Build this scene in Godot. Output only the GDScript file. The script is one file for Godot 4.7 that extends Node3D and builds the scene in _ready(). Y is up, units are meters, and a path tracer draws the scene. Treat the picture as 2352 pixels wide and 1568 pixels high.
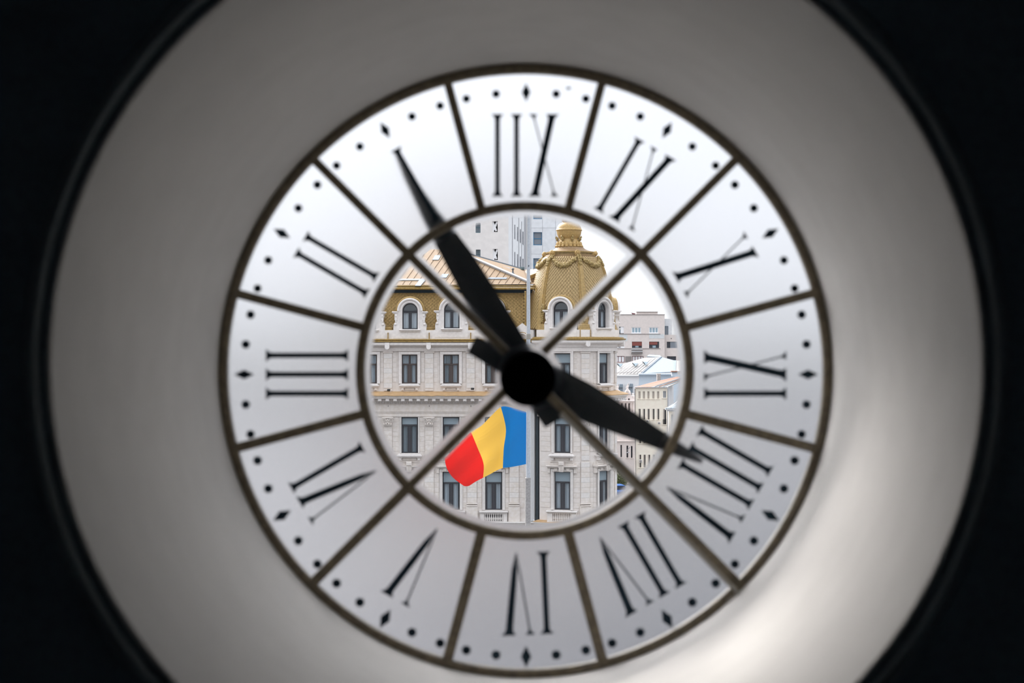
extends Node3D
# A tower clock seen from the dark room behind it; through its clear centre, a city street with a domed corner building.
# Photograph: 2352 x 1568. FP is the focal length in pixels, (PX, PY) the picture's centre.
const FP := 3267.0
const PX := 1176.0
const PY := 784.0
const CAMY := 1.6
const GROUND := -18.4
var used := {}
var M := {}
var rng := RandomNumberGenerator.new()


# ------------------------------------------------------------------ mesh builder
class MB:
	var v := PackedVector3Array()
	var n := PackedVector3Array()
	var xf := Transform3D()

	func tri(a: Vector3, b: Vector3, c: Vector3) -> void:
		a = xf * a
		b = xf * b
		c = xf * c
		var k := (b - a).cross(c - a)
		if k.length_squared() < 1e-18:
			return
		k = k.normalized()
		v.append(a)
		v.append(c)
		v.append(b)
		n.append(k)
		n.append(k)
		n.append(k)

	func trin(a: Vector3, b: Vector3, c: Vector3, na: Vector3, nb: Vector3, nc: Vector3) -> void:
		v.append(xf * a)
		v.append(xf * c)
		v.append(xf * b)
		n.append((xf.basis * na).normalized())
		n.append((xf.basis * nc).normalized())
		n.append((xf.basis * nb).normalized())

	func quad(a: Vector3, b: Vector3, c: Vector3, d: Vector3) -> void:
		tri(a, b, c)
		tri(a, c, d)

	func quadn(a: Vector3, b: Vector3, c: Vector3, d: Vector3, na: Vector3, nb: Vector3, nc: Vector3, nd: Vector3) -> void:
		trin(a, b, c, na, nb, nc)
		trin(a, c, d, na, nc, nd)

	# box with chamfered front edges (front = +z)
	func box(p: Vector3, q: Vector3, ch := 0.0) -> void:
		var a := p.min(q)
		var b := p.max(q)
		ch = minf(ch, minf(minf(b.x - a.x, b.y - a.y), b.z - a.z) * 0.4)
		var z := b.z
		var w := b.z - ch
		var f := [Vector3(a.x + ch, a.y + ch, z), Vector3(b.x - ch, a.y + ch, z), Vector3(b.x - ch, b.y - ch, z), Vector3(a.x + ch, b.y - ch, z)]
		var m := [Vector3(a.x, a.y, w), Vector3(b.x, a.y, w), Vector3(b.x, b.y, w), Vector3(a.x, b.y, w)]
		var r := [Vector3(a.x, a.y, a.z), Vector3(b.x, a.y, a.z), Vector3(b.x, b.y, a.z), Vector3(a.x, b.y, a.z)]
		quad(f[0], f[1], f[2], f[3])
		quad(r[1], r[0], r[3], r[2])
		for i in 4:
			var j := (i + 1) % 4
			if ch > 0.0:
				quad(m[i], m[j], f[j], f[i])
			quad(r[i], r[j], m[j], m[i])

	# polygon (counter-clockwise seen from +z) extruded from z0 (back) to z1 (front)
	func prism(poly: PackedVector2Array, z0: float, z1: float, back := true) -> void:
		if Geometry2D.is_polygon_clockwise(poly):
			pass
		var area := 0.0
		for i in poly.size():
			area += poly[i].cross(poly[(i + 1) % poly.size()])
		if area < 0.0:
			poly = poly.duplicate()
			poly.reverse()
		var t := Geometry2D.triangulate_polygon(poly)
		for i in range(0, t.size(), 3):
			var a := poly[t[i]]
			var b := poly[t[i + 1]]
			var c := poly[t[i + 2]]
			if (b - a).cross(c - a) < 0.0:
				var s := b
				b = c
				c = s
			tri(Vector3(a.x, a.y, z1), Vector3(b.x, b.y, z1), Vector3(c.x, c.y, z1))
			if back:
				tri(Vector3(a.x, a.y, z0), Vector3(c.x, c.y, z0), Vector3(b.x, b.y, z0))
		for i in poly.size():
			var a := poly[i]
			var b := poly[(i + 1) % poly.size()]
			quad(Vector3(a.x, a.y, z0), Vector3(b.x, b.y, z0), Vector3(b.x, b.y, z1), Vector3(a.x, a.y, z1))

	# ring sector in the xy plane about c, angles measured from +x counter-clockwise
	func ring(c: Vector2, r0: float, r1: float, z0: float, z1: float, a0: float, a1: float, seg: int, ch := 0.0) -> void:
		var full := absf(a1 - a0) > TAU - 0.001
		for i in seg:
			var s := a0 + (a1 - a0) * i / seg
			var t := a0 + (a1 - a0) * (i + 1) / seg
			var u := Vector2(cos(s), sin(s))
			var w := Vector2(cos(t), sin(t))
			var pr := [[r0, z0], [r1, z0], [r1, z1 - ch], [r1 - ch, z1], [r0 + ch, z1], [r0, z1 - ch]]
			for k in 6:
				var p: Array = pr[k]
				var q: Array = pr[(k + 1) % 6]
				var a: Vector2 = c + u * p[0]
				var b: Vector2 = c + u * q[0]
				var d: Vector2 = c + w * p[0]
				var e: Vector2 = c + w * q[0]
				quad(Vector3(a.x, a.y, p[1]), Vector3(d.x, d.y, p[1]), Vector3(e.x, e.y, q[1]), Vector3(b.x, b.y, q[1]))
			if not full:
				if i == 0:
					var a := c + u * r0
					var b := c + u * r1
					quad(Vector3(a.x, a.y, z0), Vector3(b.x, b.y, z0), Vector3(b.x, b.y, z1), Vector3(a.x, a.y, z1))
				if i == seg - 1:
					var a := c + w * r0
					var b := c + w * r1
					quad(Vector3(b.x, b.y, z0), Vector3(a.x, a.y, z0), Vector3(a.x, a.y, z1), Vector3(b.x, b.y, z1))

	# profile of (radius, height) from bottom to top turned round the vertical through c; angle 0 faces +z
	func lathe(profile: Array, c: Vector3, seg: int, a0 := 0.0, a1 := TAU, smooth := false) -> void:
		var ns := []
		for i in profile.size() - 1:
			var d: Vector2 = profile[i + 1] - profile[i]
			ns.append(Vector2(d.y, -d.x).normalized())
		for i in seg:
			var s := a0 + (a1 - a0) * i / seg
			var t := a0 + (a1 - a0) * (i + 1) / seg
			var u := Vector3(sin(s), 0, cos(s))
			var w := Vector3(sin(t), 0, cos(t))
			for k in profile.size() - 1:
				var p: Vector2 = profile[k]
				var q: Vector2 = profile[k + 1]
				var n0: Vector2 = ns[k]
				var n1: Vector2 = ns[k]
				if smooth:
					if k > 0:
						n0 = (n0 + ns[k - 1]).normalized()
					if k < ns.size() - 1:
						n1 = (n1 + ns[k + 1]).normalized()
				var up := Vector3.UP
				if p.x > 1e-6:
					trin(c + u * p.x + up * p.y, c + w * p.x + up * p.y, c + w * q.x + up * q.y, u * n0.x + up * n0.y, w * n0.x + up * n0.y, w * n1.x + up * n1.y)
				if q.x > 1e-6:
					trin(c + u * p.x + up * p.y, c + w * q.x + up * q.y, c + u * q.x + up * q.y, u * n0.x + up * n0.y, w * n1.x + up * n1.y, u * n1.x + up * n1.y)

	# box swept from a to b: width across, thickness along the given normal
	func bar(a: Vector3, b: Vector3, width: float, thick: float, normal: Vector3) -> void:
		var d := (b - a).normalized()
		var s := d.cross(normal).normalized() * width / 2.0
		var t := s.cross(d).normalized() * thick / 2.0
		var p := [a - s - t, a + s - t, a + s + t, a - s + t]
		var q := [b - s - t, b + s - t, b + s + t, b - s + t]
		for i in 4:
			var j := (i + 1) % 4
			quad(p[j], p[i], q[i], q[j]) if (p[i] - p[j]).cross(q[i] - p[j]).dot((p[i] + p[j]) / 2.0 - a) > 0.0 else quad(p[i], p[j], q[j], q[i])
		if (p[1] - p[0]).cross(p[3] - p[0]).dot(d) > 0.0:
			quad(p[3], p[2], p[1], p[0])
			quad(q[0], q[1], q[2], q[3])
		else:
			quad(p[0], p[1], p[2], p[3])
			quad(q[3], q[2], q[1], q[0])

	func tube(path: Array, r: float, sides := 8) -> void:
		var prev := []
		for i in path.size():
			var d: Vector3 = (path[mini(i + 1, path.size() - 1)] - path[maxi(i - 1, 0)]).normalized()
			var x := d.cross(Vector3.UP if absf(d.y) < 0.9 else Vector3.RIGHT).normalized()
			var y := d.cross(x)
			var now := []
			for k in sides:
				var w := x * cos(TAU * k / sides) + y * sin(TAU * k / sides)
				now.append([path[i] + w * r, w])
			if i > 0:
				for k in sides:
					var l := (k + 1) % sides
					quadn(prev[k][0], prev[l][0], now[l][0], now[k][0], prev[k][1], prev[l][1], now[l][1], now[k][1])
			if i == 0 or i == path.size() - 1:
				for k in sides:
					var l := (k + 1) % sides
					if i == 0:
						tri(path[i], now[l][0], now[k][0])
					else:
						tri(path[i], now[k][0], now[l][0])
			prev = now

	# a lump: stretched low sphere
	func lump(c: Vector3, r: Vector3, rows := 5, cols := 8) -> void:
		for i in rows:
			var a := PI * i / rows - PI / 2
			var b := PI * (i + 1) / rows - PI / 2
			for k in cols:
				var s := TAU * k / cols
				var t := TAU * (k + 1) / cols
				var p := [Vector3(cos(a) * sin(s), sin(a), cos(a) * cos(s)), Vector3(cos(a) * sin(t), sin(a), cos(a) * cos(t)), Vector3(cos(b) * sin(t), sin(b), cos(b) * cos(t)), Vector3(cos(b) * sin(s), sin(b), cos(b) * cos(s))]
				quadn(c + p[0] * r, c + p[1] * r, c + p[2] * r, c + p[3] * r, p[0] / r, p[1] / r, p[2] / r, p[3] / r)

	func mesh(origin: Vector3) -> ArrayMesh:
		var w := PackedVector3Array()
		w.resize(v.size())
		for i in v.size():
			w[i] = v[i] - origin
		var arr := []
		arr.resize(Mesh.ARRAY_MAX)
		arr[Mesh.ARRAY_VERTEX] = w
		arr[Mesh.ARRAY_NORMAL] = n
		var m := ArrayMesh.new()
		m.add_surface_from_arrays(Mesh.PRIMITIVE_TRIANGLES, arr)
		return m


func mb(xf := Transform3D()) -> MB:
	var b := MB.new()
	b.xf = xf
	return b


# ------------------------------------------------------------------ naming and placing
func numbered(called: String) -> String:
	var k: int = used.get(called, -1) + 1
	used[called] = k
	return called if k == 0 else "%s_%03d" % [called, k]


func origin_of(o: Node) -> Vector3:
	var p := Vector3.ZERO
	while o is Node3D and o != self:
		p += o.position
		o = o.get_parent()
	return p


func thing(called: String, label: String, category: String, at: Vector3, group := "") -> Node3D:
	var o := Node3D.new()
	o.name = numbered(called)
	add_child(o, true)
	o.position = at
	o.set_meta("label", label)
	o.set_meta("category", category)
	if group:
		o.set_meta("group", group)
	return o


# everything gathered in b as ONE named mesh (a part under parent, or top-level)
func put(b: MB, called: String, m: Material, parent: Node = self, label := "") -> MeshInstance3D:
	var o := MeshInstance3D.new()
	o.name = called if parent != self else numbered(called)
	if b.v.size() > 0:
		o.mesh = b.mesh(origin_of(parent))
	o.material_override = m
	parent.add_child(o, true)
	if label:
		o.set_meta("label", label)
	return o


func struct(b: MB, called: String, m: Material, label: String) -> MeshInstance3D:
	var o := put(b, called, m)
	o.set_meta("kind", "structure")
	o.set_meta("label", label)
	return o


func pt(px: float, py: float, d: float) -> Vector3:
	return Vector3((px - PX) * d / FP, CAMY + (PY - py) * d / FP, -d)


# where the sight line through a pixel meets a plane
func hit(px: float, py: float, p: Vector3, nrm: Vector3) -> Vector3:
	var eye := Vector3(0, CAMY, 0)
	var dir := pt(px, py, 1.0) - eye
	return eye + dir * ((p - eye).dot(nrm) / dir.dot(nrm))


# box whose front face covers these pixels at distance d and which reaches back by thick
func fbox(b: MB, x0: float, y0: float, x1: float, y1: float, d: float, thick: float, ch := 0.0) -> void:
	var p := pt(minf(x0, x1), maxf(y0, y1), d)
	var q := pt(maxf(x0, x1), minf(y0, y1), d)
	b.box(Vector3(p.x, p.y, -d - thick), Vector3(q.x, q.y, -d), ch)


# wall of boxes round rectangular holes, all in pixels at distance d
func holed(b: MB, x0: float, y0: float, x1: float, y1: float, d: float, thick: float, holes: Array) -> void:
	var ys := [y0, y1]
	for h in holes:
		for y in [h[1], h[3]]:
			if y > y0 and y < y1 and not ys.has(y):
				ys.append(y)
	ys.sort()
	for i in ys.size() - 1:
		var mid: float = (ys[i] + ys[i + 1]) / 2.0
		var cuts := []
		for h in holes:
			if h[1] < mid and h[3] > mid:
				cuts.append([h[0], h[2]])
		cuts.sort_custom(func(a, c): return a[0] < c[0])
		var at := x0
		for c in cuts:
			if c[0] > at:
				fbox(b, at, ys[i], minf(c[0], x1), ys[i + 1], d, thick)
			at = maxf(at, c[1])
		if at < x1:
			fbox(b, at, ys[i], x1, ys[i + 1], d, thick)


func in_view(px: float, py: float) -> bool:
	var r := Vector2(px - 1205.5, py - 851.0).length()
	return r < 362.0 and Vector2(px - 1214.0, py - 868.0).length() > 66.0


# ------------------------------------------------------------------ materials
func mat(c: Color, rough := 0.8, metal := 0.0, spec := 0.5) -> StandardMaterial3D:
	var m := StandardMaterial3D.new()
	m.albedo_color = c
	m.roughness = rough
	m.metallic = metal
	m.metallic_specular = spec
	return m


func c8(r: int, g: int, b: int) -> Color:
	return Color(r / 255.0, g / 255.0, b / 255.0)


func noise(seed_: int, freq: float, oct: int, lo: Color, hi: Color, side := 512) -> NoiseTexture2D:
	var f := FastNoiseLite.new()
	f.seed = seed_
	f.noise_type = FastNoiseLite.TYPE_SIMPLEX_SMOOTH
	f.frequency = freq
	f.fractal_octaves = oct
	var t := NoiseTexture2D.new()
	t.width = side
	t.height = side
	t.seamless = true
	t.noise = f
	var g := Gradient.new()
	g.offsets = PackedFloat32Array([0.25, 0.75])
	g.colors = PackedColorArray([lo, hi])
	t.color_ramp = g
	return t


# material mottled by noise in the world's own axes
func mottled(c: Color, amount: float, scale: float, seed_: int, rough := 0.85, relief := 0.0, tint := Color(1, 1, 1)) -> StandardMaterial3D:
	var m := mat(c, rough)
	m.albedo_color = Color.WHITE
	m.albedo_texture = noise(seed_, 0.02, 5, Color(c.r * (1 - amount) * tint.r, c.g * (1 - amount) * tint.g, c.b * (1 - amount) * tint.b), Color(minf(1, c.r * (1 + amount)), minf(1, c.g * (1 + amount)), minf(1, c.b * (1 + amount))))
	m.uv1_triplanar = true
	m.uv1_world_triplanar = true
	m.uv1_scale = Vector3.ONE * scale
	if relief > 0.0:
		m.heightmap_enabled = true
		m.heightmap_texture = noise(seed_ + 7, 0.03, 4, Color.BLACK, Color.WHITE)
		m.heightmap_scale = relief
	return m


func glass_sheet(c: Color, alpha: float, rough := 0.02) -> StandardMaterial3D:
	var m := mat(c, rough)
	m.albedo_color = Color(c.r, c.g, c.b, alpha)
	m.transparency = BaseMaterial3D.TRANSPARENCY_ALPHA
	return m


func make_materials() -> void:
	M.dark_wall = mat(c8(156, 170, 178), 0.9)
	M.dark_trim = mat(c8(170, 178, 182), 0.6)
	M.plaster = mottled(c8(197, 195, 192), 0.012, 0.5, 3, 0.85)
	M.bronze = mottled(c8(108, 97, 78), 0.10, 3.0, 5, 0.45)
	M.hub_black = mat(c8(3, 3, 4), 1.0, 0.0, 0.03)
	M.conduit = mat(c8(150, 146, 138), 0.5)
	M.ink = mat(c8(28, 44, 56), 0.8, 0.0, 0.3)
	M.hand = mat(c8(2, 10, 18), 1.0, 0.0, 0.05)
	var milk := mat(Color(0.94, 0.945, 0.96), 0.27)
	milk.albedo_color = Color(0.94, 0.947, 0.965, 0.0)
	milk.refraction_enabled = true
	milk.refraction_scale = 0.045
	M.milk = milk
	M.clear = glass_sheet(Color(1, 1, 1), 0.02)
	M.clear.metallic_specular = 0.25
	# the corner building
	M.stucco = mottled(c8(218, 212, 208), 0.022, 0.23, 11, 0.9, 0.0, Color(1.0, 0.992, 0.98))
	M.stone = mottled(c8(216, 210, 206), 0.02, 0.31, 12, 0.9, 0.0, Color(1.0, 0.99, 0.97))
	M.stone_warm = mottled(c8(214, 207, 201), 0.03, 0.29, 13, 0.9)
	M.stone_cool = mottled(c8(216, 212, 209), 0.02, 0.33, 14, 0.9)
	M.white_trim = mottled(c8(228, 223, 220), 0.025, 0.37, 15, 0.85)
	M.scale_gold = mottled(c8(178, 147, 93), 0.10, 0.55, 21, 0.6, 0.0, Color(0.98, 1.0, 0.9))
	M.scale_under = mat(c8(104, 82, 48), 0.8)
	M.dome_gold = mottled(c8(168, 142, 98), 0.10, 0.5, 22, 0.55, 0.0, Color(1.0, 1.0, 0.92))
	M.dome_under = mat(c8(104, 78, 40), 0.8)
	M.dome_rib = mottled(c8(166, 138, 84), 0.10, 0.5, 23, 0.55)
	M.ornament = mottled(c8(158, 132, 82), 0.16, 1.3, 24, 0.6, 0.0, Color(0.9, 0.95, 0.85))
	M.ball = mottled(c8(178, 146, 88), 0.09, 0.8, 25, 0.5)
	M.roof_tan = mottled(c8(134, 108, 76), 0.04, 0.35, 26, 0.6)
	M.roof_white = mat(c8(172, 173, 176), 0.5)
	M.roof_blue = mat(c8(118, 131, 144), 0.5)
	M.seam = mat(c8(96, 72, 52), 0.7)
	M.gutter = mottled(c8(150, 122, 62), 0.18, 0.9, 27, 0.6)
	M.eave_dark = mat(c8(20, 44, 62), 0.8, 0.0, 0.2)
	M.flashing = mottled(c8(190, 156, 114), 0.04, 0.2, 28, 0.7)
	M.win_frame = mat(c8(44, 46, 54), 0.5)
	M.win_brown = mat(c8(70, 60, 58), 0.6)
	M.win_glass = glass_sheet(c8(90, 120, 140), 0.12)
	M.curtain = mat(c8(214, 224, 232), 0.9)
	M.curtain_dim = mat(c8(172, 182, 188), 0.9)
	M.blind = mat(c8(142, 158, 168), 0.8)
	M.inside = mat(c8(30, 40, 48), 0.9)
	M.pipe_white = mat(c8(214, 216, 218), 0.5)
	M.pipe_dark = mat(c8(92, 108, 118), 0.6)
	M.pole = mottled(c8(180, 186, 194), 0.04, 0.8, 31, 0.45)
	M.lamp_black = mat(c8(24, 26, 30), 0.6)
	# neighbours
	M.tower_warm = mottled(c8(232, 227, 224), 0.015, 0.12, 41, 0.9)
	M.tower_cool = mottled(c8(228, 230, 233), 0.02, 0.12, 42, 0.9)
	M.tower_line = mat(c8(176, 176, 180), 0.9)
	M.blue_frame = mat(c8(20, 120, 165), 0.6)
	M.grey_glass = mat(c8(126, 134, 144), 0.25)
	M.teal_glass = mat(c8(70, 110, 124), 0.25)
	M.dark_glass = mat(c8(52, 58, 70), 0.25)
	M.concrete = mottled(c8(222, 212, 207), 0.014, 0.14, 43, 0.9)
	M.concrete_line = mat(c8(140, 134, 132), 0.9)
	M.shutter_red = mat(c8(134, 70, 62), 0.7)
	M.maroon = mat(c8(104, 48, 56), 0.6)
	M.white_paint = mat(c8(238, 238, 240), 0.6)
	M.pale_glass = mat(c8(150, 172, 184), 0.25)
	M.metal_white = mottled(c8(158, 155, 152), 0.03, 0.2, 44, 0.5)
	M.metal_blue = mottled(c8(130, 143, 154), 0.03, 0.2, 45, 0.5)
	M.shingle_blue = mottled(c8(208, 221, 233), 0.02, 0.6, 46, 0.6)
	M.cream = mottled(c8(255, 243, 226), 0.015, 0.13, 47, 0.9)
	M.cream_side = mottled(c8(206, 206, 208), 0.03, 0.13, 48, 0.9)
	M.terracotta = mottled(c8(150, 112, 96), 0.10, 0.7, 49, 0.8)
	M.pinkish = mottled(c8(244, 233, 228), 0.015, 0.4, 50, 0.9)
	M.ac_white = mat(c8(228, 224, 218), 0.6)
	M.asphalt = mottled(c8(84, 85, 88), 0.06, 0.05, 51, 0.9)
	M.leaf = mottled(c8(84, 96, 48), 0.35, 0.9, 52, 0.7)
	M.bark = mat(c8(80, 66, 52), 0.9)
	M.car_blue = mat(c8(30, 90, 160), 0.3)
	M.rubber = mat(c8(24, 24, 26), 0.8)


# ------------------------------------------------------------------ scene
func _ready() -> void:
	rng.seed = 7
	# camera
	var cam := Camera3D.new()
	cam.name = "camera"
	add_child(cam)
	var at := CameraAttributesPhysical.new()
	at.frustum_focal_length = 50.0
	at.frustum_focus_distance = 100.0
	at.frustum_near = 0.05
	at.frustum_far = 2000.0
	at.exposure_aperture = 3.0
	cam.attributes = at
	cam.position = Vector3(0, CAMY, 0)
	cam.near = 0.05
	cam.far = 2000.0
	cam.fov = rad_to_deg(2.0 * atan(784.0 / FP))
	cam.current = true
	# overcast sky: brightest overhead
	var sky := ProceduralSkyMaterial.new()
	sky.sky_top_color = Color(1.40, 1.425, 1.47)
	sky.sky_horizon_color = Color(1.01, 1.018, 1.03)
	sky.sky_energy_multiplier = 1.0
	sky.sky_curve = 0.6
	sky.ground_bottom_color = Color(0.4, 0.4, 0.4)
	sky.ground_horizon_color = Color(0.6, 0.6, 0.6)
	sky.use_debanding = false
	var env := Environment.new()
	env.background_mode = Environment.BG_SKY
	env.sky = Sky.new()
	env.sky.sky_material = sky
	env.tonemap_mode = Environment.TONE_MAPPER_LINEAR
	env.tonemap_exposure = 1.0
	env.sdfgi_enabled = true
	env.ssao_enabled = true
	env.ssil_enabled = true
	var we := WorldEnvironment.new()
	we.name = "world_environment"
	we.environment = env
	add_child(we)
	# the sun behind thin cloud, to the left
	var sun := DirectionalLight3D.new()
	sun.name = "sun"
	sun.light_color = Color(1.0, 0.98, 0.96)
	sun.light_energy = 3.1
	sun.light_angular_distance = 44.0
	sun.shadow_enabled = true
	sun.sky_mode = DirectionalLight3D.SKY_MODE_LIGHT_ONLY
	add_child(sun)
	sun.look_at_from_position(Vector3(-0.44, 0.56, -0.70), Vector3.ZERO)
	make_materials()
	build_room()
	build_street()
	build_corner_building()
	build_neighbours()
	build_flag()
	build_clock()


# ------------------------------------------------------------------ the dark room and its round opening
func build_room() -> void:
	var zf := -2.6       # room face of the front wall
	var zb := -4.28      # street face
	var a := pt(1186, 836, 2.6)
	var ra := 1070.0 * 2.6 / FP
	var c := pt(1208, 852.5, 4.2)
	var rb := 707.0 * 4.2 / FP
	var rect := [Vector2(-2.6, 0), Vector2(2.6, 0), Vector2(2.6, 3.2), Vector2(-2.6, 3.2)]
	var b := mb()
	var seg := 128
	var edge := func(t: float, cc: Vector3) -> Vector2:
		var d := Vector2(cos(t), sin(t))
		var kx := ((2.6 if d.x > 0 else -2.6) - cc.x) / d.x if absf(d.x) > 1e-6 else 1e9
		var ky := ((3.2 if d.y > 0 else 0.0) - cc.y) / d.y if absf(d.y) > 1e-6 else 1e9
		return Vector2(cc.x, cc.y) + d * minf(kx, ky)
	var lip := 0.007
	for i in seg:
		var s := TAU * i / seg
		var t := TAU * (i + 1) / seg
		var u := Vector2(cos(s), sin(s))
		var w := Vector2(cos(t), sin(t))
		var e0: Vector2 = edge.call(s, a)
		var e1: Vector2 = edge.call(t, a)
		var p0 := Vector2(a.x, a.y) + u * (ra + lip)
		var p1 := Vector2(a.x, a.y) + w * (ra + lip)
		b.quad(Vector3(p0.x, p0.y, zf), Vector3(e0.x, e0.y, zf), Vector3(e1.x, e1.y, zf), Vector3(p1.x, p1.y, zf))
		var q0 := Vector2(c.x, c.y) + u * (rb + 0.03)
		var q1 := Vector2(c.x, c.y) + w * (rb + 0.03)
		var f0: Vector2 = edge.call(s, c)
		var f1: Vector2 = edge.call(t, c)
		b.quad(Vector3(f0.x, f0.y, zb), Vector3(q0.x, q0.y, zb), Vector3(q1.x, q1.y, zb), Vector3(f1.x, f1.y, zb))
		b.quad(Vector3(e0.x, e0.y, zf), Vector3(f0.x, f0.y, zb), Vector3(f1.x, f1.y, zb), Vector3(e1.x, e1.y, zf))
		# the solid core behind the plaster
		b.quad(Vector3(q0.x, q0.y, zb), Vector3(p0.x, p0.y, zf), Vector3(p1.x, p1.y, zf), Vector3(q1.x, q1.y, zb))
	var wall := struct(b, "wall_front", M.dark_wall, "dark painted wall with a large round opening for the tower clock")
	# the plastered reveal: rounded at the room side, running to the clock
	b = mb()
	var prof := []
	for k in 5:
		var g := PI / 2 * k / 4.0
		prof.append([0.0, ra + lip * (1.0 - sin(g)), zf + 0.001 - lip * (1.0 - cos(g))])
	for k in 13:
		var f := k / 12.0
		prof.append([f, lerpf(ra, rb, f), lerpf(zf - lip, zb, f)])
	for i in seg:
		var u := Vector2(cos(TAU * i / seg), sin(TAU * i / seg))
		var w := Vector2(cos(TAU * (i + 1) / seg), sin(TAU * (i + 1) / seg))
		for k in prof.size() - 1:
			var p: Array = prof[k]
			var q: Array = prof[k + 1]
			var cp := Vector2(lerpf(a.x, c.x, p[0]), lerpf(a.y, c.y, p[0]))
			var cq := Vector2(lerpf(a.x, c.x, q[0]), lerpf(a.y, c.y, q[0]))
			var p0: Vector2 = cp + u * p[1]
			var p1: Vector2 = cp + w * p[1]
			var q0: Vector2 = cq + u * q[1]
			var q1: Vector2 = cq + w * q[1]
			var nr: Vector2 = Vector2(q[1] - p[1], q[2] - p[2])
			var nu := Vector3(u.x * nr.y, u.y * nr.y, -nr.x).normalized()
			var nw := Vector3(w.x * nr.y, w.y * nr.y, -nr.x).normalized()
			if nu.dot(Vector3(-u.x, -u.y, 0.3)) < 0.0:
				nu = -nu
				nw = -nw
			b.quadn(Vector3(p0.x, p0.y, p[2]), Vector3(p1.x, p1.y, p[2]), Vector3(q1.x, q1.y, q[2]), Vector3(q0.x, q0.y, q[2]), nu, nw, nw, nu)
	put(b, "reveal", M.plaster, wall, "pale plastered reveal of the round opening")
	# a slim dark moulding round the opening
	b = mb()
	b.ring(Vector2(a.x, a.y), ra + 0.022, ra + 0.05, zf - 0.01, zf + 0.014, 0, TAU, 128, 0.006)
	struct(b, "trim_1", M.dark_trim, "slim dark ring moulding round the opening in the wall")
	b = mb()
	b.box(Vector3(-2.75, -0.15, -4.28), Vector3(2.75, 0, 2.2))
	struct(b, "floor", M.dark_wall, "dark floor of the clock room")
	b = mb()
	b.box(Vector3(-2.75, 3.2, -4.28), Vector3(2.75, 3.35, 2.2))
	struct(b, "ceiling", M.dark_wall, "dark ceiling of the clock room")
	b = mb()
	b.box(Vector3(-2.75, 0, -4.28), Vector3(-2.6, 3.2, 2.2))
	struct(b, "wall_left", M.dark_wall, "dark side wall left of the clock")
	b = mb()
	b.box(Vector3(2.6, 0, -4.28), Vector3(2.75, 3.2, 2.2))
	struct(b, "wall_right", M.dark_wall, "dark side wall right of the clock")
	b = mb()
	b.box(Vector3(-2.75, 0, 2.05), Vector3(2.75, 3.2, 2.2))
	struct(b, "wall_back", M.dark_wall, "dark wall at the back of the clock room")


# ------------------------------------------------------------------ the clock
const CD := 4.2
const S := 4.2 / 3267.0


func cp2(px: float, py: float, d := CD) -> Vector2:
	var p := pt(px, py, d)
	return Vector2(p.x, p.y)


func offset_poly(axis: Vector2, dirn: Vector2, c: Vector2, pts: Array) -> PackedVector2Array:
	var o := PackedVector2Array()
	for p in pts:
		o.append(c + dirn * p.x + axis * p.y)
	return o


func rect_along(c: Vector2, ang: float, r0: float, r1: float, s0: float, s1: float) -> PackedVector2Array:
	var d := Vector2(cos(ang), sin(ang))
	var e := Vector2(-d.y, d.x)
	return PackedVector2Array([c + d * r0 + e * s0, c + d * r1 + e * s0, c + d * r1 + e * s1, c + d * r0 + e * s1])


func circle_poly(c: Vector2, r: float, seg: int) -> PackedVector2Array:
	var o := PackedVector2Array()
	for i in seg:
		o.append(c + Vector2(cos(TAU * (i + 0.5) / seg), sin(TAU * (i + 0.5) / seg)) * r)
	return o


# one stroke of a numeral with bracketed serifs, from p to q (pixels, y outwards)
func stroke(out: Array, x0: float, x1: float, w0: float, w1: float, s0: float, s1: float) -> void:
	# x at the inner (y=0) and outer (y=186) end, half widths, half serifs (0 = pointed)
	var h := 186.0
	var f := func(y: float) -> float: return lerpf(x0, x1, y / h)
	var hw := func(y: float) -> float: return lerpf(w0, w1, y / h)
	var left := PackedVector2Array()
	var right := PackedVector2Array()
	var rows := []
	if s0 > 0.0:
		rows.append([0.0, s0])
		rows.append([2.5, s0])
		rows.append([5.0, lerpf(hw.call(5.0), s0, 0.45)])
		rows.append([10.0, lerpf(hw.call(10.0), s0, 0.12)])
		rows.append([16.0, hw.call(16.0)])
	else:
		rows.append([0.0, 0.7])
		rows.append([h * 0.2, hw.call(h * 0.2) * 0.9])
	rows.append([h * 0.5, hw.call(h * 0.5)])
	if s1 > 0.0:
		rows.append([h - 16.0, hw.call(h - 16.0)])
		rows.append([h - 10.0, lerpf(hw.call(h - 10.0), s1, 0.12)])
		rows.append([h - 5.0, lerpf(hw.call(h - 5.0), s1, 0.45)])
		rows.append([h - 2.5, s1])
		rows.append([h, s1])
	else:
		rows.append([h, 0.4])
	for r in rows:
		left.append(Vector2(f.call(r[0]) - r[1], r[0]))
		right.append(Vector2(f.call(r[0]) + r[1], r[0]))
	right.reverse()
	left.append_array(right)
	out.append(left)


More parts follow.
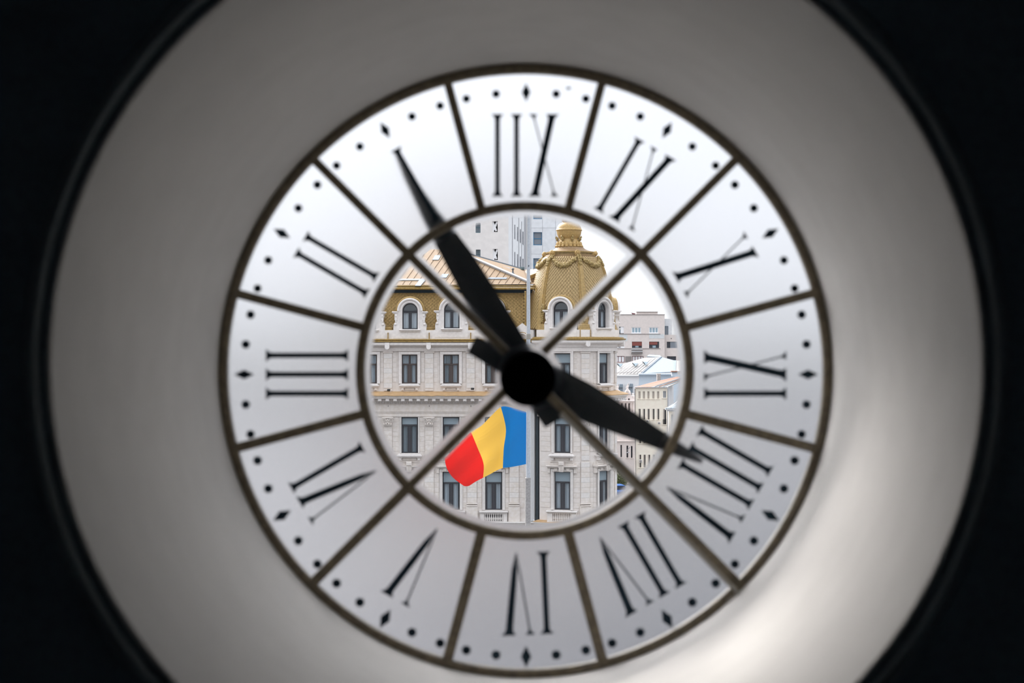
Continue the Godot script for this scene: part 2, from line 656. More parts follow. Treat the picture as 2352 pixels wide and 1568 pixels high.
func numeral(text: String, broad: float) -> Array:
	var wide := {"I": 0.0, "V": 0.0, "X": 0.0}
	var x := 0.0
	var pos := []
	var last := ""
	for ch in text:
		if last != "":
			x += 44.0 if ch == "I" and last == "I" else 63.0 if ch != last else 70.0
		pos.append(x)
		last = ch
	var lo := -11.0 if text[0] == "I" else -36.0
	var hi: float = pos[-1] + (11.0 if last == "I" else 36.0)
	var out := []
	for i in text.length():
		var c: float = pos[i] - (lo + hi) / 2.0
		match text[i]:
			"I":
				stroke(out, c, c, 5.7 * broad, 5.7 * broad, 12.5 * broad, 12.5 * broad)
			"V":   # its point is towards the centre; the left stroke is the thick one
				stroke(out, c, c - 25.0, 6.0 * broad, 7.2 * broad, 0.0, 13.5 * broad)
				stroke(out, c + 1.0, c + 25.0, 1.6 * broad, 1.8 * broad, 0.0, 9.0 * broad)
			"X":
				stroke(out, c + 22.0, c - 20.0, 7.6 * broad, 7.6 * broad, 14.0 * broad, 14.0 * broad)
				stroke(out, c - 25.0, c + 25.0, 1.6 * broad, 1.6 * broad, 8.5 * broad, 8.5 * broad)
	return out


func build_clock() -> void:
	var C := cp2(1205.5, 851.0)
	var N := cp2(1208.5, 860.0)
	var t := thing("tower_clock", "round tower clock seen from behind, milky glass dial in a bronze frame", "clock", Vector3(C.x, C.y, -4.2))
	# --- milky panes between the spokes
	for k in 12:
		var a0 := TAU * (k * 30.0 - 15.0) / 360.0 + 0.004
		var a1 := TAU * (k * 30.0 + 15.0) / 360.0 - 0.004
		var poly := PackedVector2Array()
		for i in 25:
			poly.append(C + Vector2(cos(lerpf(a0, a1, i / 24.0)), sin(lerpf(a0, a1, i / 24.0))) * 697.0 * S)
		for i in 25:
			poly.append(C + Vector2(cos(lerpf(a1, a0, i / 24.0)), sin(lerpf(a1, a0, i / 24.0))) * 375.0 * S)
		var b := mb()
		b.prism(poly, -4.224, -4.216)
		put(b, "dial_pane", M.milk, t, "milky glass pane")
	# --- the milky plate behind the inner ring, cross and hub, with four clear openings
	var open := circle_poly(C, 356.0 * S, 192)
	var pieces := [open]
	var hubc := cp2(1215.5, 867)
	for cut in [rect_along(C, PI / 4, -500 * S, 500 * S, -13 * S, 22 * S), rect_along(C, -PI / 4, 0, 500 * S, -12 * S, 12 * S), rect_along(C, -PI / 4, -500 * S, 0, -15 * S, 18 * S), circle_poly(hubc, 78.0 * S, 64)]:
		var next := []
		for p in pieces:
			for q in Geometry2D.clip_polygons(p, cut):
				if not Geometry2D.is_polygon_clockwise(q):
					next.append(q)
		pieces = next
	var plate := mb()
	var z0 := -4.224
	var z1 := -4.216
	for k in 8:
		var w0 := TAU * k / 8.0
		var w1 := TAU * (k + 1) / 8.0
		var wedge := PackedVector2Array([C])
		for i in 25:
			wedge.append(C + Vector2(cos(lerpf(w0, w1, i / 24.0)), sin(lerpf(w0, w1, i / 24.0))) * 372.0 * S)
		var left := [wedge]
		for p in pieces:
			var next := []
			for q in left:
				next.append_array(Geometry2D.clip_polygons(q, p))
			left = next
		for q in left:
			var tr := Geometry2D.triangulate_polygon(q)
			for i in range(0, tr.size(), 3):
				var a: Vector2 = q[tr[i]]
				var bb: Vector2 = q[tr[i + 1]]
				var c: Vector2 = q[tr[i + 2]]
				if (bb - a).cross(c - a) < 0.0:
					var s := bb
					bb = c
					c = s
				plate.tri(Vector3(a.x, a.y, z1), Vector3(bb.x, bb.y, z1), Vector3(c.x, c.y, z1))
				plate.tri(Vector3(a.x, a.y, z0), Vector3(c.x, c.y, z0), Vector3(bb.x, bb.y, z0))
	for p in pieces:
		for i in p.size():
			var a: Vector2 = p[(i + 1) % p.size()]
			var c: Vector2 = p[i]
			plate.quad(Vector3(a.x, a.y, z0), Vector3(c.x, c.y, z0), Vector3(c.x, c.y, z1), Vector3(a.x, a.y, z1))
	for i in 200:
		var u := Vector2(cos(TAU * i / 200), sin(TAU * i / 200)) * 372.0 * S + C
		var w := Vector2(cos(TAU * (i + 1) / 200), sin(TAU * (i + 1) / 200)) * 372.0 * S + C
		plate.quad(Vector3(u.x, u.y, z0), Vector3(w.x, w.y, z0), Vector3(w.x, w.y, z1), Vector3(u.x, u.y, z1))
	put(plate, "center_plate", M.milk, t, "milky plate showing as a pale margin along the cross bars")
	for p in pieces:
		var b := mb()
		b.prism(p, -4.2215, -4.2185)
		put(b, "center_pane", M.clear, t, "clear glass pane")
	# --- metal frame
	var b := mb()
	b.ring(C + Vector2(1.5, -1.5) * S, 684 * S, 704 * S, -4.216, -4.188, 0, TAU, 160, 0.004)
	b.ring(C + Vector2(1.5, -1.5) * S, 692 * S, 722 * S, -4.236, -4.225, 0, TAU, 160)
	put(b, "outer_ring", M.bronze, t)
	b = mb()
	b.ring(C, 368 * S, 388.5 * S, -4.216, -4.19, 0, TAU, 144, 0.004)
	b.ring(C, 370 * S, 386 * S, -4.24, -4.224, 0, TAU, 144)
	put(b, "inner_ring", M.bronze, t)
	for k in 12:
		b = mb()
		var ang := TAU * (k * 30.0 + 15.0) / 360.0
		var d := Vector2(cos(ang), sin(ang))
		spoke_bar(b, C + d * 386 * S, C + d * 687 * S, (21.6 - 2.4 * d.y) * S, -4.216, -4.1915)
		spoke_bar(b, C + d * 384 * S, C + d * 687 * S, 17.0 * S, -4.238, -4.224)
		put(b, "spoke", M.bronze, t)
	for k in 4:
		b = mb()
		var ang := TAU * (k * 90.0 + 45.0) / 360.0
		var d := Vector2(cos(ang), sin(ang))
		spoke_bar(b, C + d * 60 * S, C + d * 370 * S, 19.5 * S, -4.216, -4.1915)
		put(b, "cross_bar", M.bronze, t)
	# --- numerals, diamonds and minute dots on the room face of the glass
	var names := ["XII", "I", "II", "III", "IV", "V", "VI", "VII", "VIII", "IX", "X", "XI"]
	var zn := -4.2145
	for k in 12:
		# seen from behind, the hours run the other way round
		var ang := PI / 2 + TAU * k / 12.0
		var out := Vector2(cos(ang), sin(ang))
		var right := Vector2(out.y, -out.x)
		b = mb()
		# the painter's strokes grow a little broader towards the foot of the dial
		var broad := 1.08 - 0.10 * out.y
		var tilt := deg_to_rad(2.6) if names[k] == "VI" else 0.0
		for poly in numeral(names[k], broad):
			var w := PackedVector2Array()
			for q in poly:
				w.append(N + out * 505.0 * S + (out * (q.y - 93.0) * 1.02 * S - right * q.x * S).rotated(tilt))
			b.prism(w, -4.216, zn)
		put(b, "numeral", M.ink, t, "painted numeral %s reading backwards" % names[k])
		b = mb()
		var dm := N + out * 650.0 * S
		b.prism(PackedVector2Array([dm - out * 21.5 * broad * S, dm + right * 10.2 * broad * S, dm + out * 21.5 * broad * S, dm - right * 10.2 * broad * S]), -4.216, zn)
		put(b, "diamond_mark", M.ink, t)
		for j in [-2, -1, 1, 2]:
			var g: float = ang + TAU * j / 60.0 * 1.02
			b = mb()
			b.prism(circle_poly(N + Vector2(cos(g), sin(g)) * 650.0 * S, 9.0 * broad * S, 20), -4.216, zn)
			put(b, "minute_dot", M.ink, t)
	# a speck of dirt on the upper pane
	b = mb()
	b.prism(PackedVector2Array([cp2(1300, 199), cp2(1304, 204), cp2(1309, 203), cp2(1313, 199.5), cp2(1306, 197)]), -4.216, -4.2152)
	put(b, "dirt_speck", M.ink, t)
	# --- hub
	b = mb()
	var hd := 4.06
	var hc := cp2(1213, 870, hd)
	var hp := [Vector2(0.082, 0), Vector2(0.082, 0.03), Vector2(0.078, 0.11), Vector2(0.078, 0.145), Vector2(0.074, 0.152), Vector2(0.05, 0.153), Vector2(0.048, 0.146), Vector2(0.0, 0.146)]
	b.xf = Transform3D(Basis(Vector3.RIGHT, PI / 2), Vector3(hc.x, hc.y, -4.213))
	b.lathe(hp, Vector3.ZERO, 48)
	put(b, "hub", M.hub_black, t, "black cylindrical housing of the clock movement")
	b = mb()
	b.xf = Transform3D(Basis(Vector3.RIGHT, PI / 2), Vector3(hubc.x, hubc.y, -4.31))
	b.lathe([Vector2(0.03, 0), Vector2(0.03, 0.086)], Vector3.ZERO, 24)
	b.lathe([Vector2(0.03, 0.03), Vector2(0.062, 0.032), Vector2(0.062, 0.05), Vector2(0.03, 0.052)], Vector3.ZERO, 40)
	put(b, "arbor", M.hub_black, t)
	# --- conduit along the lower bars
	b = mb()
	b.tube([pt(1288, 950, 4.17), pt(1380, 1040, 4.165), pt(1470, 1130, 4.165), pt(1590, 1253, 4.165), pt(1674, 1340, 4.165), pt(1690, 1354, 4.168), pt(1693, 1364, 4.17), pt(1686, 1374, 4.175), pt(1672, 1383, 4.18)], 0.0068, 12)
	put(b, "conduit", M.conduit, t, "grey cable conduit")
	# --- hands on the street side
	var H := cp2(1206.5, 853.0, 4.29)
	var sh := 4.29 / FP
	var am := Vector2(-0.508, 0.861)
	put(hand(H, am, sh, [[-134, 26], [-60, 33], [0, 38], [100, 37.5], [200, 37.5], [300, 33], [356, 28, 2], [415, 20.5, 5], [520, 9.5, 5], [585, 2, 2]], -4.29, -4.278), "minute_hand", M.hand, t, "long dark minute hand with a square tail")
	var ah := Vector2(0.892, -0.452)
	put(hand(H, ah, sh, [[-137, 21], [-64, 27], [0, 38], [70, 44], [150, 43], [210, 37], [340, 21.5], [400, 14], [452, 5]], -4.266, -4.254), "hour_hand", M.hand, t, "short dark hour hand with a square tail")


func spoke_bar(b: MB, p: Vector2, q: Vector2, w: float, z0: float, z1: float) -> void:
	var d := (q - p).normalized()
	var e := Vector2(-d.y, d.x)
	var l := p.distance_to(q)
	var keep := b.xf
	b.xf = Transform3D(Basis(Vector3(d.x, d.y, 0), Vector3(e.x, e.y, 0), Vector3(0, 0, 1)), Vector3(p.x, p.y, 0))
	b.box(Vector3(0, -w / 2, z0), Vector3(l, w / 2, z1), 0.003)
	b.xf = keep


func hand(c: Vector2, axis: Vector2, s: float, rows: Array, z0: float, z1: float) -> MB:
	var e := Vector2(-axis.y, axis.x)
	var l := PackedVector2Array()
	var r := PackedVector2Array()
	for k in rows:
		var off: float = k[2] if k.size() > 2 else 0.0
		l.append(c + axis * k[0] * s + e * (off + k[1]) * s)
		r.append(c + axis * k[0] * s + e * (off - k[1]) * s)
	r.reverse()
	l.append_array(r)
	var b := mb()
	b.prism(l, z0, z1)
	return b


# ------------------------------------------------------------------ windows of the corner building
func sheet_curtain(b: MB, x0: float, x1: float, y0: float, y1: float, z: float, fold: float) -> void:
	var n := maxi(4, int((x1 - x0) / fold))
	for i in n:
		var p := x0 + (x1 - x0) * i / n
		var q := x0 + (x1 - x0) * (i + 1) / n
		var zp := z + (0.05 if i % 2 == 0 else -0.04)
		var zq := z + (0.05 if i % 2 == 1 else -0.04)
		b.quad(Vector3(p, y0, zp), Vector3(q, y0, zq), Vector3(q, y1, zq), Vector3(p, y1, zp))
		b.quad(Vector3(q, y0, zq - 0.012), Vector3(p, y0, zp - 0.012), Vector3(p, y1, zp - 0.012), Vector3(q, y1, zq - 0.012))


# a casement window; local origin at the bottom centre in the plane of the glass, +z outwards
func window_unit(parent: Node, xf: Transform3D, w: float, h: float, top: float, blind: bool, draw: Array, brown := false) -> void:
	var b := mb(xf)
	var f := 0.07
	var mw := 0.10
	b.box(Vector3(-w / 2, 0, -0.06), Vector3(-w / 2 + f, h, 0.04), 0.015)
	b.box(Vector3(w / 2 - f, 0, -0.06), Vector3(w / 2, h, 0.04), 0.015)
	b.box(Vector3(-w / 2 + f, 0, -0.06), Vector3(w / 2 - f, f + 0.03, 0.04), 0.015)
	b.box(Vector3(-w / 2 + f, h - f, -0.06), Vector3(w / 2 - f, h, 0.04), 0.015)
	b.box(Vector3(-w / 2 + f, h - top - 0.06, -0.06), Vector3(w / 2 - f, h - top + 0.06, 0.06), 0.015)
	b.box(Vector3(-mw, f + 0.03, -0.06), Vector3(mw, h - top - 0.06, 0.05), 0.015)
	for s in [-1.0, 1.0]:
		b.box(Vector3(s * (mw + 0.015) - 0.05, f + 0.03, -0.05), Vector3(s * (mw + 0.015) + 0.05, h - top - 0.06, 0.02))
		b.box(Vector3(s * (w / 2 - f - 0.03) - 0.04, f + 0.03, -0.05), Vector3(s * (w / 2 - f - 0.03) + 0.04, h - top - 0.06, 0.02))
	if not blind:
		b.box(Vector3(-0.05, h - top + 0.06, -0.06), Vector3(0.05, h - f, 0.04), 0.015)
	var win := put(b, "window", M.win_brown if brown else M.win_frame, parent)
	for s in [-1.0, 1.0]:
		b = mb(xf)
		b.box(Vector3(minf(s * mw, s * (w / 2 - f)), f, -0.022), Vector3(maxf(s * mw, s * (w / 2 - f)), h - top - 0.06, -0.012))
		put(b, "pane", M.win_glass, win)
	b = mb(xf)
	if blind:
		b.box(Vector3(-w / 2 + f, h - top + 0.06, -0.03), Vector3(w / 2 - f, h - f, -0.01))
		put(b, "blind", M.blind, win, "pale closed blind behind the transom")
	else:
		for s in [-1.0, 1.0]:
			b = mb(xf)
			b.box(Vector3(minf(s * 0.05, s * (w / 2 - f)), h - top + 0.06, -0.022), Vector3(maxf(s * 0.05, s * (w / 2 - f)), h - f, -0.012))
			put(b, "pane", M.win_glass, win)
	for c in draw:
		b = mb(xf)
		sheet_curtain(b, c[0] * w / 2, c[1] * w / 2, f, h - (f if not blind else top), -0.22, 0.07)
		put(b, "curtain", M.curtain if c.size() < 3 else M.curtain_dim, win)


# ------------------------------------------------------------------ arched dormer; k metres per photograph pixel
func dormer(parent: Node, xf: Transform3D, k: float, draw: Array) -> void:
	var half := PackedVector2Array([Vector2(-17.8, 0), Vector2(-17.8, 43)])
	for i in range(1, 13):
		var a := PI - PI / 2 * i / 12
		half.append(Vector2(0, 43) + Vector2(cos(a), sin(a)) * 17.8)
	for i in 13:
		var a := PI / 2 + PI / 2 * i / 12
		half.append(Vector2(0, 43) + Vector2(cos(a), sin(a)) * 29.0)
	for p in [[-29, 36.5], [-35.2, 36.5], [-35.2, 28.5], [-33.6, 27], [-32.6, 24], [-33, 20], [-34.5, 16], [-37, 12.5], [-37.8, 9], [-37.8, 0]]:
		half.append(Vector2(p[0], p[1]))
	var b := mb(xf)
	for s in [1.0, -1.0]:
		var w := PackedVector2Array()
		for p in half:
			w.append(Vector2(p.x * s, p.y) * k)
		b.prism(w, -1.3, 0.0)
	b.box(Vector3(-37.8, -20, 0) * k - Vector3(0, 0, 1.2), Vector3(37.8, 0, 0) * k)
	var body := put(b, "dormer", M.white_trim, parent)
	b = mb(xf)
	b.ring(Vector2(0, 43) * k, 24.6 * k, 29.2 * k, -0.02, 0.14, 0, PI, 24, 0.04)
	b.ring(Vector2(0, 43) * k, 19.0 * k, 21.6 * k, -0.02, 0.07, 0, PI, 24, 0.02)
	for s in [-1.0, 1.0]:
		b.box(Vector3(minf(s * 19.0, s * 21.6) * k, 0, -0.02), Vector3(maxf(s * 19.0, s * 21.6) * k, 43 * k, 0.07), 0.02)
	put(b, "arch_moulding", M.white_trim, body)
	for s in [-1.0, 1.0]:
		b = mb(xf)
		b.box(Vector3(s * 34.5 - 6.5, 38.6, 0) * k - Vector3(0, 0, 0.5), Vector3(s * 34.5 + 6.5, 41.4, 0) * k + Vector3(0, 0, 0.16), 0.03)
		b.box(Vector3(s * 34.0 - 5.0, 36.2, 0) * k - Vector3(0, 0, 0.5), Vector3(s * 34.0 + 5.0, 38.6, 0) * k + Vector3(0, 0, 0.09), 0.03)
		put(b, "capital", M.white_trim, body)
		b = mb(xf)
		b.box(Vector3(s * 32.0 - 3.2, 21, 0) * k, Vector3(s * 32.0 + 3.0, 36, 0) * k + Vector3(0, 0, 0.07), 0.02)
		b.lump(Vector3(s * 32.0, 31.5, 0) * k + Vector3(0, 0, 0.06), Vector3(2.4 * k, 3.4 * k, 0.07))
		b.lump(Vector3(s * 33.5, 12.0, 0) * k + Vector3(0, 0, 0.02), Vector3(3.6 * k, 3.0 * k, 0.09))
		b.lump(Vector3(s * 32.4, 19.0, 0) * k + Vector3(0, 0, 0.02), Vector3(1.8 * k, 5.0 * k, 0.07))
		put(b, "scroll_console", M.white_trim, body)
	b = mb(xf)
	b.box(Vector3(-24.5, -2.2, 0) * k, Vector3(24.5, 0.6, 0) * k + Vector3(0, 0, 0.24), 0.03)
	b.box(Vector3(-22.5, -5, 0) * k, Vector3(22.5, -2.2, 0) * k + Vector3(0, 0, 0.15), 0.03)
	put(b, "sill", M.white_trim, body)
	b = mb(xf)
	b.ring(Vector2(0, 43) * k, 29.0 * k, 33.5 * k, -1.3, -0.22, 0.0, PI, 24, 0.08)
	b.ring(Vector2(0, 43) * k, 29.0 * k, 30.4 * k, -1.3, -0.02, 0.0, PI, 24, 0.02)
	put(b, "hood", M.dome_rib, body, "golden metal hood over the arch")
	# the window itself
	b = mb(xf.translated_local(Vector3(0, 0, -0.4)))
	var R := 17.8 * k
	var y0 := 43.0 * k
	b.ring(Vector2(0, y0), R - 0.085, R, -0.05, 0.05, 0, PI, 20, 0.015)
	for s in [-1.0, 1.0]:
		b.box(Vector3(minf(s * R, s * (R - 0.085)), 0, -0.05), Vector3(maxf(s * R, s * (R - 0.085)), y0, 0.05), 0.015)
	b.box(Vector3(-R, 0, -0.05), Vector3(R, 0.1, 0.05), 0.015)
	b.box(Vector3(-R, y0 - 0.16, -0.05), Vector3(R, y0 - 0.02, 0.06), 0.015)
	b.box(Vector3(-0.11, 0.1, -0.05), Vector3(0.11, y0 - 0.1, 0.05), 0.015)
	put(b, "sash", M.win_frame, body)
	b = mb(xf.translated_local(Vector3(0, 0, -0.4)))
	var arch := PackedVector2Array()
	for i in 17:
		arch.append(Vector2(0, y0) + Vector2(cos(PI * i / 16), sin(PI * i / 16)) * (R - 0.07))
	b.prism(arch, -0.02, -0.01)
	put(b, "pane", M.win_glass, body)
	for s in [-1.0, 1.0]:
		b = mb(xf.translated_local(Vector3(0, 0, -0.4)))
		b.box(Vector3(minf(s * 0.1, s * (R - 0.08)), 0.09, -0.02), Vector3(maxf(s * 0.1, s * (R - 0.08)), y0 - 0.1, -0.01))
		put(b, "pane", M.win_glass, body)
	for c in draw:
		b = mb(xf.translated_local(Vector3(0, 0, -0.4)))
		sheet_curtain(b, c[0] * R, c[1] * R, 0.08, y0 - 0.1, -0.15, 0.08)
		put(b, "curtain", M.curtain, body)
	b = mb(xf)
	b.box(Vector3(-R, 0, -0.72), Vector3(R, y0 + R * 0.2, -0.64))
	b.ring(Vector2(0, y0), 0.0, R, -0.72, -0.64, 0, PI, 16)
	put(b, "interior", M.inside, body)


# hood with keystone over a window of the lower storey; u = metres per pixel, origin at the window's top centre
func window_hood(parent: Node, xf: Transform3D, u: float) -> void:
	var b := mb(xf)
	b.box(Vector3(-36.5 * u, 11.5 * u, -0.1), Vector3(36.5 * u, 15.0 * u, 0.42), 0.06)
	b.box(Vector3(-33.5 * u, 8.5 * u, -0.1), Vector3(33.5 * u, 11.5 * u, 0.28), 0.06)
	b.box(Vector3(-28 * u, 15 * u, -0.1), Vector3(28 * u, 21.5 * u, 0.16), 0.03)
	b.box(Vector3(-27 * u, 21.5 * u, -0.1), Vector3(27 * u, 23 * u, 0.24), 0.03)
	for s in [-1.0, 1.0]:
		b.box(Vector3(s * 30.5 * u - 3.4 * u, -3.5 * u, -0.1), Vector3(s * 30.5 * u + 3.4 * u, 8.5 * u, 0.14), 0.03)
		b.box(Vector3(s * 14.0 * u - 4.0 * u, 1.5 * u, -0.1), Vector3(s * 14.0 * u + 4.0 * u, 8.0 * u, 0.2), 0.03)
	b.box(Vector3(-22.5 * u, 0, -0.1), Vector3(22.5 * u, 2.6 * u, 0.14), 0.02)
	var h := put(b, "window_hood", M.stone_warm, parent)
	b = mb(xf)
	b.prism(PackedVector2Array([Vector2(-4.5, 0.5) * u, Vector2(4.5, 0.5) * u, Vector2(7, 15.5) * u, Vector2(-7, 15.5) * u]), -0.1, 0.4)
	b.box(Vector3(-6.4 * u, 15 * u, -0.1), Vector3(6.4 * u, 24.5 * u, 0.5), 0.05)
	for x in [-2.6, 0.0, 2.6]:
		b.box(Vector3((x - 0.8) * u, 2.5 * u, 0.38), Vector3((x + 0.8) * u, 14 * u, 0.45), 0.02)
	put(b, "keystone", M.stone_warm, h)


# sill slab on two consoles
func window_sill(parent: Node, xf: Transform3D, u: float, wide: float, deep: float) -> void:
	var b := mb(xf)
	var w := wide * u
	b.quad(Vector3(-w, -2.4 * u, deep), Vector3(w, -2.4 * u, deep), Vector3(w - 5 * u, 1.0 * u, 0.0), Vector3(-w + 5 * u, 1.0 * u, 0.0))
	b.box(Vector3(-w, -5 * u, -0.1), Vector3(w, -2.4 * u, deep), 0.02)
	b.box(Vector3(-w + 2.5 * u, -8 * u, -0.1), Vector3(w - 2.5 * u, -5 * u, deep * 0.72), 0.05)
	var o := put(b, "window_sill", M.white_trim, parent)
	for s in [-1.0, 1.0]:
		b = mb(xf)
		b.box(Vector3(s * (w - 8 * u) - 3 * u, -15 * u, -0.1), Vector3(s * (w - 8 * u) + 3 * u, -8 * u, deep * 0.5), 0.06)
		put(b, "console", M.white_trim, o)
	b = mb(xf)
	b.box(Vector3(-w + 13 * u, -14 * u, -0.1), Vector3(w - 13 * u, -9.5 * u, 0.1), 0.03)
	put(b, "apron_panel", M.stone_warm, o)


func architrave(parent: Node, xf: Transform3D, u: float, w: float, h: float, band: float, proud: float, m: Material) -> void:
	var b := mb(xf)
	for s in [-1.0, 1.0]:
		b.box(Vector3(minf(s * w / 2, s * (w / 2 + band * u)), 0, -0.26), Vector3(maxf(s * w / 2, s * (w / 2 + band * u)), h, proud), 0.03)
		b.box(Vector3(minf(s * (w / 2 + band * 0.55 * u), s * (w / 2 + band * u)), 0, 0), Vector3(maxf(s * (w / 2 + band * 0.55 * u), s * (w / 2 + band * u)), h + band * u, proud + 0.05), 0.02)
	b.box(Vector3(-w / 2 - band * u, h, -0.26), Vector3(w / 2 + band * u, h + band * u, proud), 0.03)
	put(b, "architrave", m, parent)


# balustrade under a lower window, origin at the opening's bottom centre
func balustrade(parent: Node, xf: Transform3D, u: float, wide: float) -> void:
	var b := mb(xf)
	var w := wide * u
	b.box(Vector3(-w, -4.5 * u, -0.2), Vector3(w, -1.2 * u, 0.5), 0.05)
	b.box(Vector3(-w + 1.5 * u, -7 * u, -0.2), Vector3(w - 1.5 * u, -4.5 * u, 0.38), 0.04)
	for s in [-1.0, 1.0]:
		b.box(Vector3(minf(s * 21.5 * u, s * (w - 2 * u)), -27 * u, -0.2), Vector3(maxf(s * 21.5 * u, s * (w - 2 * u)), -7 * u, 0.3), 0.03)
	b.box(Vector3(-w + 2 * u, -30 * u, -0.2), Vector3(w - 2 * u, -26 * u, 0.34), 0.03)
	var o := put(b, "balustrade", M.stone_cool, parent)
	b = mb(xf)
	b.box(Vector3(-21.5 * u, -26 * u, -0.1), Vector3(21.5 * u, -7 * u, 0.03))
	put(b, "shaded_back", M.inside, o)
	var mesh: ArrayMesh
	var p := [Vector2(0.07, 0), Vector2(0.07, 0.05), Vector2(0.04, 0.08), Vector2(0.085, 0.2), Vector2(0.05, 0.36), Vector2(0.035, 0.46), Vector2(0.065, 0.5), Vector2(0.065, 0.62)]
	for i in 9:
		if mesh == null:
			b = mb(Transform3D(xf.basis, Vector3.ZERO))
			b.lathe(p, Vector3.ZERO, 8)
			mesh = b.mesh(Vector3.ZERO)
		var m := MeshInstance3D.new()
		m.name = "baluster"
		m.mesh = mesh
		m.material_override = M.stone_cool
		m.position = xf * Vector3((i - 4) * 4.9 * u, -26 * u, 0.14) - origin_of(o)
		o.add_child(m, true)


var block_mesh: ArrayMesh


# one ashlar block: centre of its face, size
func block(parent: Node, called: String, xf: Transform3D, w: float, h: float, deep: float, m: Material) -> void:
	if block_mesh == null:
		var b := mb()
		b.box(Vector3(-0.5, -0.5, -1), Vector3(0.5, 0.5, 0), 0.045)
		block_mesh = b.mesh(Vector3.ZERO)
	var o := MeshInstance3D.new()
	o.name = called
	o.mesh = block_mesh
	o.material_override = m
	parent.add_child(o, true)
	o.transform = Transform3D(xf.basis.scaled_local(Vector3(w, h, deep)), xf.origin - origin_of(parent))


func capital(parent: Node, xf: Transform3D, u: float) -> void:
	var b := mb(xf)
	b.box(Vector3(-13, -3, 0) * u, Vector3(13, 0, 0) * u + Vector3(0, 0, 0.36), 0.04)
	b.box(Vector3(-9.5, -20, 0) * u, Vector3(9.5, -3, 0) * u + Vector3(0, 0, 0.26), 0.04)
	for s in [-1.0, 1.0]:
		for r in 3:
			b.ring(Vector2(s * 8.0 * u, -7.5 * u), maxf(0.0, (4.6 - r * 1.8)) * u - 0.035, (4.6 - r * 1.8) * u, 0.2, 0.36 - r * 0.02, 0, TAU, 12, 0.012)
		b.lump(Vector3(s * 3.0 * u, -15 * u, 0.28), Vector3(2.2 * u, 3.6 * u, 0.1))
		b.lump(Vector3(s * 8.0 * u, -16 * u, 0.26), Vector3(1.8 * u, 3.4 * u, 0.1))
		b.bar(Vector3(s * 1.0 * u, -10 * u, 0.3), Vector3(s * 5.5 * u, -3.6 * u, 0.3), 0.06, 0.08, Vector3(0, 0, 1))
	b.lump(Vector3(0, -6.5 * u, 0.3), Vector3(2.0 * u, 2.6 * u, 0.1))
	b.lump(Vector3(0, -12.5 * u, 0.3), Vector3(1.6 * u, 2.6 * u, 0.1))
	put(b, "pilaster_capital", M.stone_warm, parent)


# lozenge scale lying on a surface: centre, right, down, out
func lozenge(b: MB, c: Vector3, rt: Vector3, dn: Vector3, out: Vector3, w: float, h: float, lift: float) -> void:
	var t := c - dn * h / 2 + out * 0.008
	var l := c - rt * w / 2 + out * lift * 0.6
	var r := c + rt * w / 2 + out * lift * 0.6
	var m := c + dn * h / 2 + out * lift
	b.quad(l, m, r, t)
	var l2 := l - out * lift * 0.6
	var r2 := r - out * lift * 0.6
	var m2 := m - out * lift
	b.quad(l2, m2, m, l)
	b.quad(m2, r2, r, m)


# ------------------------------------------------------------------ the domed corner building
const D0 := 105.0
const U := 105.0 / 3267.0


func wx(px: float, py: float, e := 0.0) -> Transform3D:
	return Transform3D(Basis(), pt(px, py, D0 - e))


func build_corner_building() -> void:
	var root := thing("corner_building", "pale stone corner building with golden scaled mansard roof and domed tower", "building", Vector3(pt(1130, 784, D0).x, GROUND, -D0))
	wing_walls(root)
	wing_roof(root)
	tower(root)
	dome(root)


